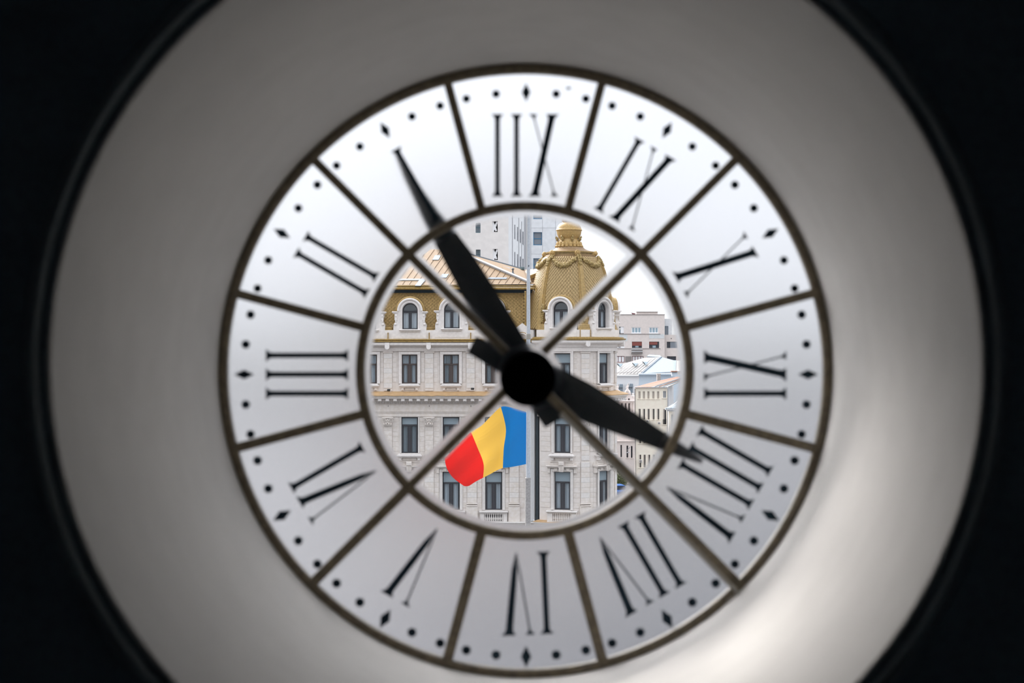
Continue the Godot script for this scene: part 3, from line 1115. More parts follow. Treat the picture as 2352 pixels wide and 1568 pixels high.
func wing_walls(root: Node3D) -> void:
	var A := [[828.0, 866.0], [923.0, 958.7], [1018.0, 1054.3], [1114.3, 1151.0]]
	var B := [[828.0, 866.0], [922.0, 960.0], [1017.0, 1055.0], [1113.5, 1151.5]]
	var Cc := [[826.0, 864.0], [921.0, 959.5], [1016.5, 1056.0], [1114.5, 1153.5]]
	var holes := []
	for w in A:
		holes.append([w[0], 814.0, w[1], 881.0])
	for w in B:
		holes.append([w[0], 957.5, w[1], 1040.5])
	for w in Cc:
		holes.append([w[0], 1083.0, w[1], 1171.0])
	var b := mb()
	holed(b, 800, 757, 1229, 1204, D0, 0.6, holes)
	fbox(b, 800, 1204, 1229, 1408, D0 - 0.1, 0.7)
	var wall := put(b, "street_wall", M.stucco, root)
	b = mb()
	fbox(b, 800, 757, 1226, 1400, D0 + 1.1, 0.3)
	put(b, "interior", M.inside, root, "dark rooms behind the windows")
	# parapet between the dormers, eaves cornice and frieze
	b = mb()
	fbox(b, 800, 758, 1226, 779, D0 - 0.3, 0.4)
	put(b, "parapet", M.white_trim, root)
	b = mb()
	fbox(b, 800, 778.2, 1222, 781.5, D0 - 0.72, 0.7, 0.05)
	fbox(b, 800, 782.5, 1222, 785.3, D0 - 0.85, 0.7, 0.06)
	put(b, "gutter", M.gutter, root, "weathered yellow metal gutter")
	b = mb()
	fbox(b, 800, 786, 1222, 793, D0 - 0.74, 0.8, 0.05)
	fbox(b, 800, 793, 1222, 795, D0 - 0.5, 0.6, 0.05)
	fbox(b, 800, 795, 1226, 806, D0 - 0.12, 0.2)
	fbox(b, 800, 797.5, 1226, 798.6, D0 - 0.2, 0.2, 0.02)
	fbox(b, 800, 804.6, 1226, 806.2, D0 - 0.2, 0.2, 0.03)
	put(b, "eaves_cornice", M.white_trim, root)
	for x in [891.0, 985.7, 1081.0]:
		b = mb(wx(x, 801.5, 0.0))
		var pl := PackedVector2Array([Vector2(5.2, 15), Vector2(-5.2, 15), Vector2(-5.2, 4)])
		for i in 9:
			pl.append(Vector2(5.2 * cos(PI + PI * i / 8), 4 + 4.6 * sin(PI + PI * i / 8)))
		pl.append(Vector2(5.2, 4))
		var q := PackedVector2Array()
		for p in pl:
			q.append(p * U)
		b.prism(q, 0, 0.8)
		put(b, "corbel", M.white_trim, root)
		b = mb()
		fbox(b, x - 1.0, 763.5, x + 1.0, 780, D0 - 0.46, 0.16)
		put(b, "rain_spout", M.gutter, root)
	# main cornice
	b = mb()
	var e0 := pt(800, 898.5, D0)
	var e1 := pt(1228, 898.5, D0)
	var f0 := pt(800, 907.2, D0 - 1.0)
	var f1 := pt(1228, 907.2, D0 - 1.0)
	var steps := 40
	for i in steps:
		var wob0 := 0.015 * sin(i * 1.7) + 0.01 * sin(i * 4.1)
		var wob1 := 0.015 * sin((i + 1) * 1.7) + 0.01 * sin((i + 1) * 4.1)
		var g0 := f0.lerp(f1, float(i) / steps) + Vector3(0, wob0, 0)
		var g1 := f0.lerp(f1, float(i + 1) / steps) + Vector3(0, wob1, 0)
		var h0 := e0.lerp(e1, float(i) / steps)
		var h1 := e0.lerp(e1, float(i + 1) / steps)
		b.quad(g0, g1, h1, h0)
		b.quad(g0 - Vector3(0, 0.06, 0), g1 - Vector3(0, 0.06, 0), g1, g0)
	put(b, "cornice_flashing", M.flashing, root, "worn tan metal flashing over the cornice")
	b = mb()
	fbox(b, 800, 908.6, 1228, 911.5, D0 - 0.95, 1.0, 0.06)
	fbox(b, 800, 911.5, 1228, 915.4, D0 - 0.86, 0.9, 0.04)
	fbox(b, 800, 915.4, 1228, 922.2, D0 - 0.3, 0.4)
	fbox(b, 800, 926.8, 1228, 929, D0 - 0.2, 0.3, 0.04)
	fbox(b, 800, 929, 1228, 944.5, D0 - 0.1, 0.2)
	fbox(b, 800, 944.5, 1228, 946, D0 - 0.22, 0.3, 0.04)
	fbox(b, 800, 946, 1228, 949.6, D0 - 0.16, 0.3, 0.03)
	fbox(b, 800, 949.6, 1228, 957, D0 - 0.12, 0.3, 0.03)
	put(b, "main_cornice", M.stone, root)
	var i := 0
	var x := 832.0
	while x < 1222.0:
		if in_view(x, 918):
			b = mb()
			fbox(b, x, 915.6, x + 8.2, 921.4, D0 - 0.8, 0.6, 0.05)
			put(b, "modillion", M.white_trim, root)
		x += 17.8
	b = mb()
	x = 832.0
	while x < 1222.0:
		if in_view(x, 924):
			fbox(b, x, 922.4, x + 1.5, 926.6, D0 - 0.34, 0.3)
		x += 2.55
	var dn := put(b, "dentils", M.stone, root)
	dn.set_meta("kind", "stuff")
	for q in [891.5, 986.0, 1081.5]:
		b = mb()
		b.lump(pt(q, 932.3, D0 - 0.1), Vector3(0.03, 0.06, 0.05))
		put(b, "anchor_plate", M.concrete_line, root)
	# upper storey
	var cur := [[[-0.95, -0.1], [0.1, 0.95]], [[-0.95, -0.14], [0.14, 0.95]], [[-0.93, -0.66], [-0.62, -0.1, 1], [0.2, 0.95]], [[-0.9, -0.2, 1], [-0.15, 0.1], [0.3, 0.42]]]
	for k in 4:
		var w: Array = A[k]
		var cx: float = (w[0] + w[1]) / 2
		var ww: float = (w[1] - w[0]) * U
		if not in_view(cx, 850) and k == 0 and not in_view(w[1], 850):
			continue
		window_unit(root, wx(cx, 881, -0.24), ww, 67 * U, 22.5 * U, false, cur[k], true)
		architrave(root, wx(cx, 881, 0.0), U, ww, 67 * U, 7.0, 0.1, M.white_trim)
		window_sill(root, wx(cx, 881.5, 0.0), U, 24, 0.36)
	for px in [891.0, 985.7, 1081.0]:
		b = mb()
		fbox(b, px - 11.5, 806.4, px + 11.5, 810.5, D0 - 0.2, 0.25, 0.04)
		fbox(b, px - 9.6, 810.5, px + 9.6, 897, D0 - 0.1, 0.15)
		var pil := put(b, "pilaster", M.stucco, root)
		for c in 7:
			if in_view(px, 817 + c * 11.4):
				block(pil, "stone_block", wx(px, 817 + c * 11.4, 0.14), 18.8 * U, 11.1 * U, 0.1, M.stone if c % 3 else M.stone_cool)
		for s in [-1.0, 1.0]:
			for c in 6:
				if in_view(px + s * 15.5, 815 + c * 11.4):
					block(root, "wall_block", wx(px + s * 15.0, 815 + c * 11.4, 0.025), 9.0 * U, 11.1 * U, 0.1, M.stucco)
	# middle storey
	var cur_b := [[[-0.9, -0.2], [0.25, 0.92]], [[-0.95, -0.1, 1], [0.1, 0.95, 1]], [[-0.95, -0.1, 1], [0.1, 0.95, 1]], [[-0.9, -0.2], [0.2, 0.9]]]
	for k in 4:
		var w: Array = B[k]
		var cx: float = (w[0] + w[1]) / 2
		var ww: float = (w[1] - w[0]) * U
		if k == 0:
			continue
		window_unit(root, wx(cx, 1040.5, -0.24), ww, 83 * U, 18.5 * U, true, cur_b[k])
		architrave(root, wx(cx, 1040.5, 0.0), U, ww, 83 * U, 3.6, 0.05, M.stone_cool)
		window_sill(root, wx(cx, 1042, 0.0), U, 29, 0.5)
	for px in [891.0, 985.7, 1081.0, 1176.0]:
		b = mb()
		fbox(b, px - 9.4, 957, px + 9.4, 1064, D0 - 0.14, 0.2)
		var pil := put(b, "pilaster", M.stucco, root)
		if px < 1150:
			capital(root, wx(px, 957.4, 0.14), U)
		for c in 7:
			if in_view(px, 982 + c * 11.3):
				block(pil, "stone_block", wx(px, 982.5 + c * 11.3, 0.18), 18.6 * U, 11.0 * U, 0.1, M.stone if c % 3 else M.stone_warm)
		for s in [-1.0, 1.0]:
			for c in 7:
				if in_view(px + s * 16.5, 962 + c * 11.3):
					block(root, "wall_block", wx(px + s * 16.6, 963.0 + c * 11.3, 0.03), 13.4 * U, 11.0 * U, 0.1, M.stucco if c % 2 else M.stone)
	# lower storey
	for k in [1, 2, 3]:
		var w: Array = Cc[k]
		var cx: float = (w[0] + w[1]) / 2
		var ww: float = (w[1] - w[0]) * U
		window_hood(root, wx(cx, 1083, 0.0), U)
		if k == 1:
			continue
		window_unit(root, wx(cx, 1171, -0.24), ww, 88 * U, 25.5 * U, true, [[-0.92, -0.12], [0.14, 0.95]] if k == 2 else [[-0.9, -0.2, 1], [0.3, 0.9]])
		architrave(root, wx(cx, 1171, 0.0), U, ww, 88 * U, 6.5, 0.08, M.stone_cool)
		balustrade(root, wx(cx, 1171, 0.0), U, 33)
	for px in [985.7, 1084.0, 1181.0]:
		b = mb()
		fbox(b, px - 11.0, 1083, px + 11.0, 1155, D0 - 0.12, 0.2)
		fbox(b, px - 12.5, 1155, px + 12.5, 1158, D0 - 0.26, 0.3, 0.05)
		fbox(b, px - 12.5, 1160, px + 12.5, 1163, D0 - 0.3, 0.3, 0.05)
		fbox(b, px - 13.5, 1163, px + 13.5, 1200, D0 - 0.24, 0.3, 0.03)
		var pil := put(b, "pilaster", M.stone, root)
		for c in 8:
			if in_view(px, 1066 + c * 11.7):
				block(pil, "stone_block", wx(px, 1066.5 + c * 11.7, 0.16), 21.6 * U, 11.4 * U, 0.1, M.stone if c % 3 else M.stone_cool)
		for s in [-1.0, 1.0]:
			for c in 9:
				if in_view(px + s * 17.5, 1066 + c * 11.7):
					block(root, "wall_block", wx(px + s * 17.0, 1066.5 + c * 11.7, 0.03), 11.0 * U, 11.4 * U, 0.1, M.stucco if c % 2 else M.stone)
	b = mb()
	fbox(b, 800, 1199, 1237, 1202, D0 - 0.6, 0.7, 0.05)
	fbox(b, 800, 1202, 1237, 1207, D0 - 0.45, 0.6, 0.05)
	put(b, "string_course", M.stone_cool, root)
	# where the wing meets the tower
	b = mb()
	for q in [1219.4, 1222.6, 1226.0]:
		b.tube([pt(q, 800, D0 - 0.3), pt(q, 1000, D0 - 0.3), pt(q, 1196, D0 - 0.3)], 0.055, 8)
	fbox(b, 1218, 786, 1228.5, 1199, D0 - 0.2, 0.4)
	b.tube([pt(1226, 1193, D0 - 0.35), pt(1228, 1199, D0 - 0.6), pt(1232, 1201, D0 - 0.75), pt(1234, 1206, D0 - 0.75), pt(1233, 1214, D0 - 0.75)], 0.06, 8)
	put(b, "white_downpipes", M.pipe_white, root, "white painted downpipes beside the tower")
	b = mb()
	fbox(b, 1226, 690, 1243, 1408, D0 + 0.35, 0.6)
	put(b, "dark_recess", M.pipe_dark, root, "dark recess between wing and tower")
	b = mb()
	b.tube([pt(1233.5, 790, D0 + 0.2), pt(1233.5, 1000, D0 + 0.2), pt(1233.5, 1200, D0 + 0.2)], 0.1, 10)
	put(b, "dark_downpipe", M.pipe_dark, root)
	for q in [[892.5, 895.5], [1085.0, 892.5]]:
		floodlight(q[0], q[1], D0 - 0.55, "small black floodlight on the cornice %s" % ("between the two outer upper windows" if q[0] < 1000 else "close to the clock hub"))


func floodlight(px: float, py: float, d: float, label: String) -> void:
	var p := pt(px, py, d)
	var o := thing("floodlight", label, "floodlight", p - Vector3(0, 0.16, 0))
	var b := mb(Transform3D(Basis(Vector3.UP, -0.5) * Basis(Vector3.RIGHT, -0.35), p))
	b.box(Vector3(-0.11, -0.07, -0.06), Vector3(0.11, 0.07, 0.06), 0.03)
	put(b, "lamp_head", M.lamp_black, o)
	b = mb()
	b.tube([p + Vector3(0.06, -0.02, -0.02), p + Vector3(0.16, -0.08, -0.06), p + Vector3(0.16, -0.16, -0.06)], 0.022, 6)
	put(b, "bracket", M.ac_white, o)


func wing_roof(root: Node3D) -> void:
	# steep scaled mansard
	var lo := pt(1130, 764, D0 + 0.62)
	var hi := pt(1130, 666, D0 + 1.25)
	var dn := Vector3(0, lo.y - hi.y, lo.z - hi.z).normalized()
	var nrm := Vector3.RIGHT.cross(-dn).normalized()
	var b := mb()
	var q0 := hit(800, 770, lo, nrm)
	var q1 := hit(1226, 770, lo, nrm)
	var q2 := hit(1226, 664, lo, nrm)
	var q3 := hit(800, 664, lo, nrm)
	b.quad(q0, q1, q2, q3)
	var back := -nrm * 0.3
	b.quad(q1 + back, q0 + back, q3 + back, q2 + back)
	b.quad(q0 + back, q1 + back, q1, q0)
	b.quad(q1 + back, q2 + back, q2, q1)
	put(b, "mansard_base", M.scale_under, root)
	b = mb()
	var w := 8.6 * U
	var h := 4.0 * U
	var row := 0
	var y := q3.y - 0.1
	while y > q0.y + 0.1:
		var x := q0.x + (w / 2 if row % 2 else 0.0)
		while x < q1.x - 0.75:
			var c := Vector3(x, y, 0)
			c.z = lo.z + (-(c.y - lo.y) * nrm.y) / nrm.z
			var px := PX + c.x * FP / -c.z
			var py := PY - (c.y - CAMY) * FP / -c.z
			if Vector2(px - 1205.5, py - 851).length() < 366:
				lozenge(b, c + nrm * 0.012, Vector3.RIGHT, dn, nrm, w * 0.95, h * 2.0 * 0.95, 0.04)
			x += w
		y -= h * absf(dn.y)
		row += 1
	var sc := put(b, "mansard_scales", M.scale_gold, root, "golden lozenge scales of the mansard")
	sc.set_meta("kind", "stuff")
	b = mb()
	for px in [891.0, 985.7, 1081.0, 1176.0]:
		for k in 3:
			fbox(b, px - 9.5, 751.5 + k * 4.6, px + 9.5, 755.6 + k * 4.6, D0 - 0.06 - k * 0.07, 0.5, 0.04)
	put(b, "mansard_foot", M.dome_rib, root, "golden flashing steps at the foot of the mansard")
	# mouldings at the break of the roof
	b = mb()
	fbox(b, 800, 655.4, 1229, 658.4, D0 + 0.30, 0.5, 0.04)
	fbox(b, 800, 659.4, 1229, 664.6, D0 + 0.20, 0.5, 0.08)
	put(b, "roof_moulding", M.gutter, root, "golden moulding at the break of the roof")
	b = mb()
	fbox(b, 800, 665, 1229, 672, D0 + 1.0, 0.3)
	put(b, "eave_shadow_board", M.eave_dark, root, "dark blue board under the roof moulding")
	# dormers
	var k := (D0 - 0.32) / FP
	dormer(root, Transform3D(Basis(), pt(846.0, 757, D0 - 0.32)), k, [[-0.9, -0.1], [0.2, 0.9]])
	dormer(root, Transform3D(Basis(), pt(941.5, 756.5, D0 - 0.32)), k, [[-0.92, -0.14], [0.14, 0.92]])
	dormer(root, Transform3D(Basis(), pt(1037.5, 754.5, D0 - 0.32)), k, [[-0.92, -0.12], [0.14, 0.92]])
	dormer(root, Transform3D(Basis(), pt(1132.0, 754.5, D0 - 0.32)), k, [[-0.92, -0.12], [0.14, 0.92]])
	# small gabled niche beside the pole
	b = mb(Transform3D(Basis(), pt(1199.5, 786, D0 - 0.35)))
	var gab := PackedVector2Array()
	for p in [[13.5, 0], [13.5, 34], [0, 44.5], [-13.5, 34], [-13.5, 0], [-9.5, 0]]:
		gab.append(Vector2(p[0], p[1]) * k)
	for i in 9:
		gab.append(Vector2(9.5 * cos(PI - PI * i / 8), 8 + 9.5 * sin(PI - PI * i / 8)) * k)
	gab.append(Vector2(9.5, 0) * k)
	b.prism(gab, -0.6, 0.0)
	b.ring(Vector2(0, 8) * k, 10.5 * k, 13.5 * k, -0.02, 0.1, 0, PI, 16, 0.03)
	var niche := put(b, "gabled_niche", M.white_trim, root)
	b = mb(Transform3D(Basis(), pt(1199.5, 786, D0 - 0.35)))
	b.ring(Vector2(0, 8) * k, 13.6 * k, 16.0 * k, -0.4, 0.02, 0.1, PI - 0.1, 16, 0.03)
	put(b, "niche_hood", M.dome_rib, niche)
	b = mb(Transform3D(Basis(), pt(1199.5, 786, D0 - 0.35)))
	b.box(Vector3(-9.5, 0, 0) * k - Vector3(0, 0, 0.55), Vector3(9.5, 17, 0) * k - Vector3(0, 0, 0.4))
	put(b, "niche_interior", M.inside, niche)
	# golden corner strips of the wing
	b = mb()
	fbox(b, 1204.8, 668, 1208.2, 760, D0 - 0.02, 0.5, 0.04)
	fbox(b, 1229.2, 660, 1233.6, 786, D0 + 0.1, 0.5, 0.05)
	put(b, "corner_strip", M.dome_rib, root)
	b = mb()
	fbox(b, 1233.8, 664, 1235.4, 788, D0 + 0.05, 0.1, 0.02)
	put(b, "thin_downpipe", M.pipe_white, root)
	# shallow upper roof
	var e0 := pt(880, 655.5, D0 + 0.3)
	var top := pt(1015, 572, D0 + 7.0)
	var up := Vector3(0, top.y - e0.y, top.z - e0.z).normalized()
	var rn := Vector3.RIGHT.cross(up).normalized()
	var shape := [[800, 655.5], [1227, 652.5], [1042, 574], [989, 572], [900, 643], [870, 648], [800, 649]]
	b = mb()
	var poly := PackedVector2Array()
	var pts := []
	for s in shape:
		poly.append(Vector2(s[0], s[1]))
		pts.append(hit(s[0], s[1], e0, rn))
	var tr := Geometry2D.triangulate_polygon(poly)
	for i in range(0, tr.size(), 3):
		var a: Vector3 = pts[tr[i]]
		var c: Vector3 = pts[tr[i + 1]]
		var d: Vector3 = pts[tr[i + 2]]
		if (c - a).cross(d - a).dot(rn) < 0.0:
			var s := c
			c = d
			d = s
		b.tri(a, c, d)
		b.tri(a - rn * 0.2, d - rn * 0.2, c - rn * 0.2)
	# the side slope beyond the hip, running back to the tower
	var side := [hit(1042, 574, e0, rn), hit(1227, 652.5, e0, rn), pt(1238, 654, D0 + 2.5), pt(1246, 616, D0 + 8.0), pt(1203, 619.5, D0 + 11.0), pt(1075, 585, D0 + 11.0)]
	for f in [[0, 1, 4], [0, 4, 5], [1, 2, 3], [1, 3, 4]]:
		b.tri(side[f[0]], side[f[1]], side[f[2]])
	put(b, "upper_roof", M.roof_tan, root, "tan sheet metal upper roof with slanting seams")
	var x := 905.0
	while x < 1290.0:
		var a := Vector2.ZERO
		var z := Vector2.ZERO
		for s in 60:
			var q := Vector2(x - 0.72 * (572 + s * 1.45 - 572), 572 + s * 1.45)
			if Geometry2D.is_point_in_polygon(q, poly):
				if a == Vector2.ZERO:
					a = q
				z = q
		if a.distance_to(z) > 4.0 and (in_view(a.x, a.y) or in_view(z.x, z.y)):
			b = mb()
			b.bar(hit(a.x, a.y, e0, rn) + rn * 0.02, hit(z.x, z.y, e0, rn) + rn * 0.012, 0.015, 0.025, rn)
			put(b, "roof_seam", M.seam, root)
		x += 15.6
	for q in [[side[5].lerp(side[4], 0.25), side[0].lerp(side[1], 0.3)], [side[5].lerp(side[4], 0.6), side[0].lerp(side[1], 0.62)], [side[4], side[1].lerp(side[0], 0.08)], [side[4].lerp(side[3], 0.5), side[2]]]:
		b = mb()
		b.bar(q[0] + Vector3(0, 0.06, 0), q[1] + Vector3(0, 0.03, 0), 0.022, 0.03, Vector3(0.3, 1, 0.3))
		put(b, "roof_seam", M.seam, root)
	b = mb()
	b.bar(hit(1040, 574.5, e0, rn) + rn * 0.08, hit(1218, 650.5, e0, rn) + rn * 0.08, 0.2, 0.14, rn)
	put(b, "hip_capping", M.roof_white, root, "white metal capping of the hip")
	b = mb()
	b.bar(side[5] + Vector3(0, 0.05, 0), side[4] + Vector3(0, 0.0, 0), 0.2, 0.16, Vector3(0, 0, 1))
	b.bar(side[0] + Vector3(0, 0.05, 0), side[5] + Vector3(0, 0.0, 0), 0.2, 0.16, Vector3(0, 0, 1))
	put(b, "ridge_capping", M.roof_blue, root, "pale blue ridge capping")
	for q in [[[902, 641], [976, 641], [974, 644.4], [900, 644.4]], [[963, 644], [977, 644], [966, 657], [953, 657]], [[999, 587], [1013, 587], [1007, 597.5], [993, 597.5]], [[1016, 630], [1031, 630], [1025, 638.5], [1010, 638.5]], [[1122, 638], [1165, 638], [1163, 641.5], [1120, 641.5]]]:
		b = mb()
		var c := []
		for s in [3, 2, 1, 0]:
			c.append(hit(q[s][0], q[s][1], e0, rn) + rn * 0.045)
		b.quad(c[0], c[1], c[2], c[3])
		for s in 4:
			b.quad(c[s] - rn * 0.045, c[(s + 1) % 4] - rn * 0.045, c[(s + 1) % 4], c[s])
		put(b, "roof_patch", M.roof_blue, root, "pale blue replacement strip on the tan roof")
	b = mb()
	b.bar(pt(1142, 610.5, D0 + 7.6), pt(1171, 617.5, D0 + 7.6), 0.13, 0.16, Vector3(0.2, 1, 0.6))
	put(b, "skylight", M.roof_white, root, "white strip skylight")
	b = mb()
	b.bar(pt(1128, 609.5, D0 + 7.3), pt(1168, 619.5, D0 + 7.3), 0.1, 0.2, Vector3(0.2, 1, 0.6))
	put(b, "skylight_curb", M.eave_dark, root)
	b = mb()
	b.lathe([Vector2(0.13, -0.1), Vector2(0.15, 0.12), Vector2(0.07, 0.24), Vector2(0.055, 0.45), Vector2(0.11, 0.47), Vector2(0.1, 0.56), Vector2(0.0, 0.6)], pt(1178, 633, D0 + 3.6), 12, 0, TAU, true)
	put(b, "roof_vent", mat(c8(96, 106, 118), 0.5), root, "grey roof vent")
	b = mb()
	b.box(pt(1198, 620, D0 + 10.6) - Vector3(0.1, 0, 0.2), pt(1204.5, 612.5, D0 + 10.4), 0.03)
	b.box(pt(1196, 620, D0 + 10.3) - Vector3(0, 0.0, 0.2), pt(1200, 614.5, D0 + 10.1), 0.03)
	put(b, "roof_box", mat(c8(92, 112, 118), 0.6), root)
	# cheek of the little roof that meets the dome
	b = mb()
	fbox(b, 1218.5, 632, 1235.5, 652, D0 + 1.8, 0.6, 0.05)
	put(b, "roof_cheek", M.roof_tan, root)
	b = mb()
	b.bar(pt(1217, 636, D0 + 1.7), pt(1238, 628, D0 + 1.7), 0.14, 0.3, Vector3(0, 1, 0.5))
	put(b, "cheek_capping", M.dome_rib, root)


# ------------------------------------------------------------------ round corner tower
const TD := 106.5
const TR := 3.39
const TF := 103.2


func ty(py: float) -> float:
	return CAMY + (PY - py) * TF / FP


func axis() -> Vector3:
	return Vector3(pt(1310, PY, TD).x, 0, -TD)


# frame on the tower's face at an angle (degrees, 0 faces the camera), pushed out by e, at a height given in pixels
func tf(deg: float, py: float, e := 0.0) -> Transform3D:
	var a := deg_to_rad(deg)
	return Transform3D(Basis(Vector3.UP, a), axis() + Vector3(sin(a), 0, cos(a)) * (TR + e) + Vector3(0, ty(py), 0))


func tower(root: Node3D) -> void:
	var u := TF / FP
	var wins := [-12.5, 45.0, 102.0]
	var rows := [[811.0, 881.0], [957.5, 1040.5], [1083.0, 1171.0]]
	var b := mb(Transform3D(Basis(), axis()))
	var half := rad_to_deg(asin(0.62 / TR))
	var cuts := [-44.0]
	for a in range(-40, 130, 4):
		cuts.append(float(a))
	for w in wins:
		cuts.append(w - half)
		cuts.append(w + half)
	cuts.sort()
	var ys := [-18.4 - 0.0]
	for r in [[757.0], rows[0], rows[1], rows[2]]:
		for q in r:
			ys.append(ty(q))
	ys.sort()
	for i in cuts.size() - 1:
		var s := deg_to_rad(cuts[i])
		var t := deg_to_rad(cuts[i + 1])
		if t - s < 0.002:
			continue
		var mid: float = (cuts[i] + cuts[i + 1]) / 2
		var in_win := false
		for w in wins:
			if absf(mid - w) < half:
				in_win = true
		var p := Vector3(sin(s), 0, cos(s))
		var q := Vector3(sin(t), 0, cos(t))
		for k in ys.size() - 1:
			var ym: float = (ys[k] + ys[k + 1]) / 2
			var hole := false
			if in_win:
				for r in rows:
					if ym < ty(r[0]) and ym > ty(r[1]):
						hole = true
			if hole:
				continue
			var lo := Vector3(0, ys[k], 0)
			var hi := Vector3(0, ys[k + 1], 0)
			b.quadn(p * TR + lo, q * TR + lo, q * TR + hi, p * TR + hi, p, q, q, p)
			b.quad(q * (TR - 0.5) + lo, p * (TR - 0.5) + lo, p * (TR - 0.5) + hi, q * (TR - 0.5) + hi)
			b.quad(p * (TR - 0.5) + lo, q * (TR - 0.5) + lo, q * TR + lo, p * TR + lo)
			b.quad(p * TR + hi, q * TR + hi, q * (TR - 0.5) + hi, p * (TR - 0.5) + hi)
			b.quad(p * (TR - 0.5) + lo, p * TR + lo, p * TR + hi, p * (TR - 0.5) + hi)
			b.quad(q * TR + lo, q * (TR - 0.5) + lo, q * (TR - 0.5) + hi, q * TR + hi)
	put(b, "tower_wall", M.stucco, root)
	b = mb(Transform3D(Basis(), axis()))
	b.lathe([Vector2(TR - 0.9, GROUND), Vector2(TR - 0.9, ty(760)), Vector2(0, ty(758))], Vector3.ZERO, 32)
	put(b, "tower_interior", M.inside, root)
	var a0 := deg_to_rad(-46.0)
	var a1 := deg_to_rad(128.0)
	var seg := 60
	# parapet, gutter, eaves
	b = mb(Transform3D(Basis(), axis()))
	b.lathe([Vector2(TR, ty(779)), Vector2(TR + 0.2, ty(779)), Vector2(TR + 0.2, ty(757)), Vector2(TR - 0.2, ty(756.5))], Vector3.ZERO, seg, a0, a1)
	put(b, "tower_parapet", M.white_trim, root)
	b = mb(Transform3D(Basis(), axis()))
	b.lathe([Vector2(TR + 0.3, ty(781)), Vector2(TR + 0.74, ty(780.6)), Vector2(TR + 0.78, ty(777.4)), Vector2(TR + 0.62, ty(777)), Vector2(TR + 0.6, ty(774.4)), Vector2(TR + 0.1, ty(773))], Vector3.ZERO, seg, a0, a1)
	put(b, "tower_gutter", M.gutter, root, "weathered yellow gutter round the tower")
	b = mb(Transform3D(Basis(), axis()))
	b.lathe([Vector2(TR, ty(806.5)), Vector2(TR + 0.2, ty(806.2)), Vector2(TR + 0.2, ty(804.8)), Vector2(TR + 0.12, ty(804.6)), Vector2(TR + 0.12, ty(797)), Vector2(TR + 0.24, ty(796.6)), Vector2(TR + 0.3, ty(791)), Vector2(TR + 0.52, ty(789.5)), Vector2(TR + 0.58, ty(787)), Vector2(TR + 0.68, ty(786.6)), Vector2(TR + 0.72, ty(781.6)), Vector2(TR + 0.3, ty(781))], Vector3.ZERO, seg, a0, a1)
	put(b, "tower_eaves", M.white_trim, root)
	for a in [16.0, 74.0]:
		b = mb(tf(a, 795, 0.1))
		var pl := PackedVector2Array([Vector2(5.2, 12), Vector2(-5.2, 12), Vector2(-5.2, 4)])
		for i in 9:
			pl.append(Vector2(5.2 * cos(PI + PI * i / 8), 4 + 4.6 * sin(PI + PI * i / 8)))
		var q := PackedVector2Array()
		for p in pl:
			q.append(p * u)
		b.prism(q, 0, 0.62)
		put(b, "corbel", M.white_trim, root)
	# main cornice
	b = mb(Transform3D(Basis(), axis()))
	b.lathe([Vector2(TR + 0.93, ty(908)), Vector2(TR + 0.94, ty(906.5)), Vector2(TR + 0.03, ty(898.5))], Vector3.ZERO, seg, a0, a1)
	put(b, "cornice_flashing", M.flashing, root)
	b = mb(Transform3D(Basis(), axis()))
	b.lathe([Vector2(TR, ty(957)), Vector2(TR + 0.12, ty(957)), Vector2(TR + 0.12, ty(949.6)), Vector2(TR + 0.16, ty(949.4)), Vector2(TR + 0.16, ty(946)), Vector2(TR + 0.22, ty(945.6)), Vector2(TR + 0.22, ty(944.4)), Vector2(TR + 0.1, ty(944)), Vector2(TR + 0.1, ty(929)), Vector2(TR + 0.2, ty(928.6)), Vector2(TR + 0.22, ty(926.8)), Vector2(TR + 0.3, ty(922)), Vector2(TR + 0.3, ty(915.4)), Vector2(TR + 0.8, ty(915.4)), Vector2(TR + 0.82, ty(911.6)), Vector2(TR + 0.9, ty(911)), Vector2(TR + 0.92, ty(908))], Vector3.ZERO, seg, a0, a1)
	put(b, "tower_cornice", M.stone, root)
	for i in 30:
		var a := -44.0 + i * 5.6
		if a > 105.0:
			break
		b = mb(tf(a, 918.5, 0))
		b.box(Vector3(-4.1 * u, -2.9 * u, 0.2), Vector3(4.1 * u, 2.9 * u, 0.78), 0.05)
		put(b, "modillion", M.white_trim, root)
	b = mb(Transform3D(Basis(), axis()))
	b.lathe([Vector2(TR, ty(1207)), Vector2(TR + 0.45, ty(1207)), Vector2(TR + 0.5, ty(1202)), Vector2(TR + 0.6, ty(1201.5)), Vector2(TR + 0.6, ty(1199.5)), Vector2(TR, ty(1198.5))], Vector3.ZERO, seg, a0, a1)
	put(b, "tower_string_course", M.stone_cool, root)
	b = mb(Transform3D(Basis(), axis()))
	b.lathe([Vector2(TR + 0.62, ty(1199.3)), Vector2(TR, ty(1196))], Vector3.ZERO, seg, a0, a1)
	put(b, "ledge_flashing", M.flashing, root)
	# windows
	for a in [-12.5, 45.0]:
		var ww := 1.22
		window_unit(root, tf(a, 881, -0.28), ww, 70 * u, 24 * u, true, [[-0.9, -0.15], [0.2, 0.9]] if a < 0 else [[-0.9, 0.9, 1]])
		architrave(root, tf(a, 881, -0.05), u, ww, 70 * u, 7.0, 0.14, M.white_trim)
		window_sill(root, tf(a, 881.5, -0.05), u, 24, 0.42)
		window_unit(root, tf(a, 1040.5, -0.28), ww, 83 * u, 18.5 * u, true, [[-0.93, -0.12], [0.12, 0.93]])
		architrave(root, tf(a, 1040.5, -0.05), u, ww, 83 * u, 4.6, 0.12, M.stone_cool)
		window_sill(root, tf(a, 1042, -0.05), u, 30, 0.56)
		window_hood(root, tf(a, 1083, -0.02), u)
		window_unit(root, tf(a, 1171, -0.28), ww, 88 * u, 25 * u, true, [[-0.93, -0.14], [0.14, 0.93]])
